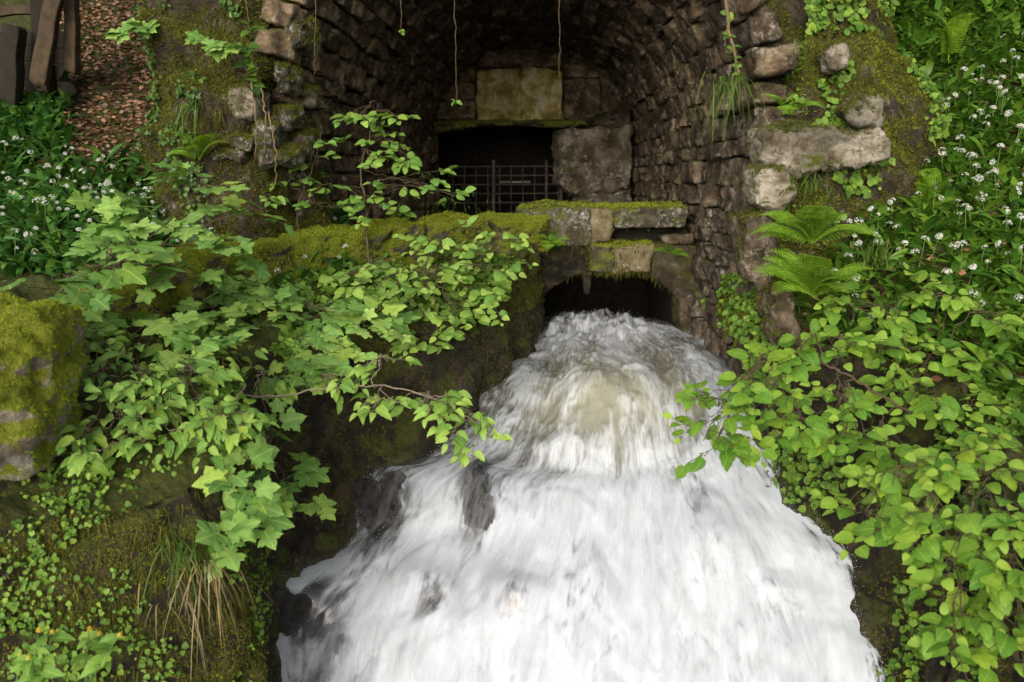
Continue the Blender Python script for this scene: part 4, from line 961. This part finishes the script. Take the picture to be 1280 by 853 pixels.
fq = np.asarray(LF).reshape(-1, LNC - 1, 4)
moss(None, LV, fq[14:LNF + 36].reshape(-1, 4), 230000, (.010, .024), 'mossdark', -.12, .4, 2.6, .05, 15, lambda P, N_: (P[:, 1] < 4.6) | (P[:, 2] > 1.8) | (rng.random(len(P)) < .18), 'dark green moss clinging to the bank below the boulder and the parapet')
moss(None, LV, fq[22:LNF + 40].reshape(-1, 4), 60000, (.009, .020), 'mossfuzz', .25, .5, 2.0, .0, 33, lambda P, N_: P[:, 1] < 5.0, 'bright green moss cushions on the bank around the boulder')
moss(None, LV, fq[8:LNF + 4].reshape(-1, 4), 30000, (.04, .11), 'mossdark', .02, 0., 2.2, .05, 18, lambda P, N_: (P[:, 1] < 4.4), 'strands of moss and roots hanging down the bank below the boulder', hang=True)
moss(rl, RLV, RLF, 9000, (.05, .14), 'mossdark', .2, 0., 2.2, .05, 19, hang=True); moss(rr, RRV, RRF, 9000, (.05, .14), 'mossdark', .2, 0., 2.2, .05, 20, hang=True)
fq2 = np.asarray(RF).reshape(-1, RNC - 1, 4)
moss(None, RV, fq2[10:RNF + 10].reshape(-1, 4), 40000, (.012, .028), 'mossdark', .18, .4, 2.6, .0, 16, None, 'dark green moss clinging to the bank below the hazel bushes')

# ------------------------------------------------------------------ herbs on the mossy bank face
HL = [ovate(80 + i, .48, 5, .05, .1, .2)[:2] for i in range(3)]
def herbs(V, Fq, n, test, size, mat, lab, parent=None):
    P, N_ = sample(V, Fq, n); N_[(N_ * (CAMN - P)).sum(1) < 0] *= -1; px, py = proj(P); k = test(px, py, P); P, N_ = P[k], N_[k]; m = len(P)
    P = P + N_ * rng.uniform(.01, .05, (m, 1)); a = rng.random(m) * 6.28; d = np.column_stack([np.cos(a), -np.abs(np.sin(a)) * .6, np.sin(a)])
    nn = N_ + np.array([0, -.2, .5]) + rng.normal(0, .3, (m, 3)); R = frames(d, nn); sz = rng.uniform(*size, m); parts = []
    for i, (v, f) in enumerate(HL):
        kk = np.arange(m) % 3 == i; parts.append(scatter(v, f, P[kk], R[kk], sz[kk]))
    v, f = merge(parts); o = obj('herb_leaves', mesh_np('herb_leaves', v, f, M[mat], True), kind='stuff')
    if lab: o['label'] = lab; o['category'] = 'ground cover'
    if parent is not None: child(o, parent)
def patchy(s, th): return lambda px, py, P: (fbm(P * 4.0, 3, s) > th)
face = fq[20:LNF + 40].reshape(-1, 4)
herbs(LV, face, 30000, lambda px, py, P: (px < 190) & (py > 540) & (fbm(P * 4, 3, 21) > .02), (.010, .027), 'herb', 'small round herb leaves growing over the mossy bank under the boulder')
herbs(LV, face, 24000, lambda px, py, P: (px < 330) & (py > 520) & (fbm(P * 5, 3, 22) > .35), (.014, .03), 'herb', 'scattered small leaves on the bank below the long branch')
herbs(RV, fq2[10:RNF + 30].reshape(-1, 4), 16000, lambda px, py, P: (py > 330) & (fbm(P * 4, 3, 23) > .15), (.02, .05), 'herb', 'small herb leaves on the dark bank beneath the hazel bushes')
herbs(RRV, RRF, 26000, lambda px, py, P: (fbm(P * 3, 3, 24) > .1), (.02, .05), 'herb', None, rr)
herbs(RLV, RLF, 26000, lambda px, py, P: (fbm(P * 3, 3, 25) > .42), (.018, .04), 'ivy', None, rl)
herbs(LV, fq[LNF:LNF + LNL + 4].reshape(-1, 4), 16000, lambda px, py, P: (px > 250) & (px < 660) & (fbm(P * 3, 3, 26) > -.1), (.03, .06), 'herb', 'low leafy seedlings covering the ledge before the parapet')

# ------------------------------------------------------------------ ferns
def frond(seed, npair=20, wid=.26):
    r = np.random.default_rng(seed); parts = []
    ts = np.linspace(0, 1, 18); sp = np.column_stack([np.zeros(18), ts * .92, .42 * np.sin(ts * 1.9) - .25 * ts ** 2]); parts.append(tube(sp, np.linspace(.010, .003, 18), 4))
    for i in range(npair):
        t = .12 + .88 * i / npair; c = np.array([0, t * .92, .42 * math.sin(t * 1.9) - .25 * t * t]); ln = wid * (math.sin(math.pi * min(1, t * .86 + .12)) ** .8) + .01
        for sg in (-1, 1):
            d = unit(np.array([sg, .35, -.12])); pr = np.array([-d[1] * sg, d[0] * sg, 0]) * sg
            m = 6
            for k in range(m):
                q = c + d * ln * (k + .3) / m; w = ln * .20 * (1 - k / m * .75)
                for s2 in (-1, 1):
                    v = np.array([q - d * ln * .06, q + pr * s2 * w + d * ln * .06 + np.array([0, 0, -.006]), q + d * ln * .13, q + d * ln * .02]); parts.append((v, np.array([(0, 1, 2, 3)])))
    return merge(parts)
me_fr = [mesh_np('frond', *frond(i, 20 + i, .24 + .02 * i), M['fern'], True) for i in range(3)]
def fern(p, n, size, label, face=(-.3, -.8), spread=1.6, group=None, lift=.25):
    r = thing('fern', tuple(p), label, 'fern', group); a0 = math.atan2(face[1], face[0])
    for k in range(n):
        a = a0 + (k / max(1, n - 1) - .5) * spread * 2 + random.gauss(0, .1); d = np.array([math.cos(a), math.sin(a), lift + random.gauss(0, .28)])
        R = frames(d[None], np.array([[0, -.25, 1.]]))[0]; o = bpy.data.objects.new('frond', random.choice(me_fr)); COL.objects.link(o)
        s = size * random.uniform(.8, 1.15); m = Matrix([list(x) for x in R]).to_4x4(); m.translation = Vector(p); o.matrix_world = m @ Matrix.Scale(s, 4); child(o, r)
fern(C3(1018, 372, 4.95), 14, .36, 'large bright fern between the tunnel jamb and the garlic slope', (-.7, -.6), 1.9, lift=.35)
fern(C3(1015, 305, 5.05), 12, .33, 'pale green fern directly under the bare limestone blocks', (-.4, -.8), 1.8, lift=.35)
fern(C3(1150, 275, 5.9), 6, .34, 'fern standing upright among the garlic flowers', (-.3, -.9), 1.3, lift=.9)
fern(C3(1185, 75, 6.9), 5, .34, 'fern high on the garlic slope beside the mossy outcrop', (-.3, -.9), 1.3, lift=.9)
fern(C3(985, 140, 5.5), 5, .20, 'small fern rooted on the mossy outcrop above the bare limestone', (-.3, -.9), 1.4, lift=0)
fern(C3(690, 305, 7.75), 9, .17, 'small fern sprouting from the lichened coping above the arch', (-.2, -.9), 1.5, lift=0)
fern(C3(838, 318, 7.8), 9, .16, 'small dark fern hanging beside the arch by the jamb', (-.2, -.9), 1.5, lift=.1)
fern(C3(250, 200, 6.0), 6, .26, 'fern at the foot of the ivy hung outcrop', (-.2, -.9), 1.4, lift=.3)
fern(C3(240, 560, 4.25), 6, .20, 'strap like fern on the bank under the long branch', (.3, -.9), 1.2, lift=.1)

# ------------------------------------------------------------------ grass tufts
def tuft(p, n, ln, mat, label, droop=1.0, spread=.06, dirn=(0, -1, .3), wid=.004, cat='grass'):
    parts = []; p = np.array(p)
    for _ in range(n):
        b0 = p + rng.normal(0, spread, 3) * np.array([1, .5, .35]); d = unit(np.array(dirn) + rng.normal(0, .7, 3)); L = ln * rng.uniform(.35, 1.25); droop_ = droop * rng.uniform(.4, 1.3); T = np.linspace(0, 1, 7)[:, None]
        q = b0 + d * L * T + np.array([0, 0, -1.]) * L * droop_ * T ** 2; s_ = unit(np.cross(d, [0, .3, 1.])) * wid * (1 - T ** 2)
        v = np.stack([q - s_, q + s_], 1).reshape(-1, 3); parts.append((v, np.array([(2 * i, 2 * i + 1, 2 * i + 3, 2 * i + 2) for i in range(6)])))
    v, f = merge(parts); o = obj('grass_tuft', mesh_np('grass_tuft', v - p, f, M[mat], True)); o.location = p; tag(o, label, cat, kind='stuff' if 'fringe' in label else None); return o
tuft(onbank(235, 680), 80, .20, 'grass', 'green grass tuft on the mossy bank above the dry grass', 1.0, .07, (.2, -.6, .5))
tuft(onbank(258, 700), 50, .22, 'straw', 'dry straw coloured grass hanging down the bank', 1.4, .07, (.6, -.4, .0), .003)
tuft(onbank(215, 745), 26, .18, 'straw', 'thin dry grass stalks trailing low on the mossy bank', 1.5, .06, (.1, -.5, -.1), .0025)
tuft(C3(912, 100, 5.75), 70, .26, 'grass', 'grass tuft hanging from the tunnel edge by the mossy outcrop', 1.5, .05, (-.2, -.7, .2), .003)
tuft(C3(1095, 330, 5.3), 70, .24, 'grass', 'upright grass clump between the ferns and the garlic', .4, .05, (-.1, -.2, 1), .004)
tuft(C3(1015, 235, 5.4), 50, .14, 'grass', 'short grass clump under the bare limestone block', .4, .05, (-.1, -.2, 1), .004)
tuft(C3(560, 262, 7.5), 160, .06, 'grass', 'short grass fringe along the parapet top near the grate', .3, .22, (0, -.2, 1), .003)
tuft(C3(800, 262, 8.15), 150, .05, 'grass', 'short grass fringe along the headwall coping', .3, .26, (0, -.2, 1), .003)
tuft(C3(240, 130, 6.0), 24, .20, 'grass', 'thin grass hanging over the ivy hung outcrop', 1.4, .04, (0, -.7, .1), .003)
tuft(C3(1000, 60, 5.6), 20, .16, 'grass', 'thin stalks hanging on the mossy outcrop above the limestone', 1.4, .03, (0, -.7, .1), .003)

# ------------------------------------------------------------------ hanging vines, ivy, roots
def vine(pts, label, leafmat='hazel', nl=3, lsz=.05, r=.0020, tipn=4, name='hanging_vine', bark='root', along=False, kind='ovate'):
    P = crom(np.array([tuple(C3(*p)) for p in pts]), 16) + rng.normal(0, .004, (16, 3)); rt = thing(name, tuple(P[0]), label, 'vine')
    v, f = tube(P, np.linspace(r, r * .6, 16), 5); child(obj('stem', mesh_np('stem', v, f, M[bark], True)), rt)
    for k in range(tipn):
        i = (15 if not along else random.randrange(2, 16)); d = unit(rng.normal(0, 1, 3) * np.array([1, .6, .3]) + np.array([0, -.3, -.1])); R = frames(d[None], (np.array([0, -.6, .8]) + rng.normal(0, .2, 3))[None])[0]
        o = bpy.data.objects.new('leaf', leaf_mesh(kind, k % len(LEAFT[kind]), leafmat)); COL.objects.link(o); m = Matrix([list(x) for x in R]).to_4x4(); m.translation = Vector(P[i]); o.matrix_world = m @ Matrix.Scale(lsz * random.uniform(.7, 1.2), 4); child(o, rt)
vine([(567, -60, 6.2), (569, 40, 6.2), (571, 128, 6.2)], 'long bare vine with a leafy tip hanging before the pale panels')
vine([(699, -60, 6.4), (700, 40, 6.4), (699, 100, 6.4)], 'thin dark vine hanging beside the pale panels', tipn=0)
vine([(500, -60, 6.2), (501, 0, 6.2), (502, 38, 6.2)], 'short vine with tiny leaves hanging from the dark vault', lsz=.035)
vine([(393, -50, 6.0), (394, 40, 6.0), (393, 95, 6.0)], 'thin root hanging down the vault edge beside the outcrop', tipn=0)
vine([(300, -30, 5.8), (312, 40, 5.8), (305, 75, 5.8), (316, 110, 5.8)], 'dark leafy ivy trailing down the outcrop above the bare stone', 'ivy', lsz=.08, tipn=22, along=True, name='ivy_vine')
vine([(235, 45, 5.85), (265, 52, 5.75), (300, 62, 5.7)], 'leafy sprig growing sideways from the mossy outcrop', 'maple', lsz=.09, tipn=22, along=True, name='leafy_sprig', bark='bark', kind='maple')
vine([(190, 35, 6.3), (172, 32, 6.2), (150, 40, 6.1)], 'bright leafy sprig beside the leaf litter slope', 'maple', lsz=.11, tipn=18, along=True, name='leafy_sprig', bark='bark', kind='maple')
for k, (x0, y0, x1, y1) in enumerate([(314, 100, 318, 200), (335, 140, 345, 230), (326, 110, 330, 190)]):
    vine([(x0, y0, 5.78), ((x0 + x1) / 2 + 4, (y0 + y1) / 2, 5.76), (x1, y1, 5.85)], ['pale root hanging from the ivy past the bare stone', 'twisting root running down to the garlic at the outcrop foot', 'short root hanging beside the bare pale stone'][k], tipn=0, r=.006, name='hanging_root')
vine([(905, -30, 5.75), (912, 40, 5.72), (925, 90, 5.7)], 'small leaved creeper climbing the tunnel edge by the outcrop', 'herb', lsz=.05, tipn=20, along=True, r=.012, name='creeper')
vine([(865, 360, 7.6), (880, 372, 7.5), (892, 385, 7.4)], 'little leafy weed rooted in the jamb stones', 'herb', lsz=.07, tipn=9, along=True, name='weed', r=.002, bark='stalk')
vine([(925, 400, 6.4), (935, 415, 6.3), (940, 432, 6.3)], 'leafy weed above the water at the foot of the jamb', 'herb', lsz=.08, tipn=14, along=True, name='weed', r=.002, bark='stalk')
vine([(675, 290, 7.85), (684, 296, 7.8), (694, 304, 7.8)], 'bright weed on the headwall beside the small fern', 'hazel', lsz=.09, tipn=9, along=True, name='weed', r=.002, bark='stalk')

# ------------------------------------------------------------------ yellow flowered herb in the near corner
for (px, py, Y, n, lab) in [(40, 830, 3.0, 26, 'leafy herb with yellow flowers low on the mossy bank'), (110, 810, 3.1, 16, 'slender herb with pale yellow flowers beside the trailing grass')]:
    b = C3(px, py + 60, Y); r = thing('yellow_flower_herb', tuple(b), lab, 'herb')
    for k in range(4):
        top = C3(px + random.uniform(-40, 40), py - random.uniform(0, 45), Y + random.uniform(-.1, .1)); v, f = tube([b, (b + top) / 2 + rng.normal(0, .02, 3), top], [.004, .003, .002], 5); child(obj('stem', mesh_np('stem', v, f, M['stalk'], True)), r)
        for j in range(n // 3):
            t = random.uniform(.3, 1); p = b + (top - b) * t; a = random.random() * 6.28; d = np.array([math.cos(a), math.sin(a) - .3, .1]); R = frames(d[None], np.array([[0, -.5, 1.]]) + rng.normal(0, .2, (1, 3)))[0]
            o = bpy.data.objects.new('leaf', leaf_mesh('lance', j % 4, 'hazel')); COL.objects.link(o); m = Matrix([list(x) for x in R]).to_4x4(); m.translation = Vector(p); o.matrix_world = m @ Matrix.Scale(random.uniform(.05, .09), 4); child(o, r)
        o = bpy.data.objects.new('flower', bpy.data.meshes.get('yellow_flower') or mesh_np('yellow_flower', FHV * np.array([1, 1, 1.3]), FHF, M['yellow'])); COL.objects.link(o); o.location = top; o.scale = (.009,) * 3; child(o, r)

# ------------------------------------------------------------------ timber fence at the top of the bank
fe = thing('timber_fence', C3(50, 130, 7.6), 'old leaning timber fence of dark boards and posts above the garlic', 'fence')
def beam(name, a, b, wd, th, mat):
    a, b = np.array(a), np.array(b); d = unit(b - a); R = frames(d[None], np.array([[0, -1., .05]]))[0]; v, f = block_variant(12, random.randrange(999), 16, .02)
    v = v * np.array([wd, np.linalg.norm(b - a), th]); v[:, 0] += (fbm(np.column_stack([v[:, 1] * 3, v[:, 0] * 0, v[:, 2] * 0]), 2, 3) * .02)
    child(obj(name, mesh_np(name, v @ R.T + (a + b) / 2, f, M[mat], True)), fe)
beam('post', C3(12, 145, 7.4), C3(16, 40, 7.4), .15, .12, 'wooddark'); beam('brace', C3(50, 118, 7.3), C3(76, -30, 7.35), .11, .10, 'wood'); beam('post', C3(92, 98, 7.5), C3(92, -40, 7.5), .09, .09, 'wood'); beam('post', C3(55, 110, 7.6), C3(52, -40, 7.6), .12, .10, 'wooddark')
for k in range(4): beam('board', C3(-60, 52 + k * 20, 7.7), C3(88, 50 + k * 20, 7.7), .115, .04, 'wooddark')
beam('rail', C3(-60, 22, 7.65), C3(60, 12, 7.65), .07, .06, 'wood')
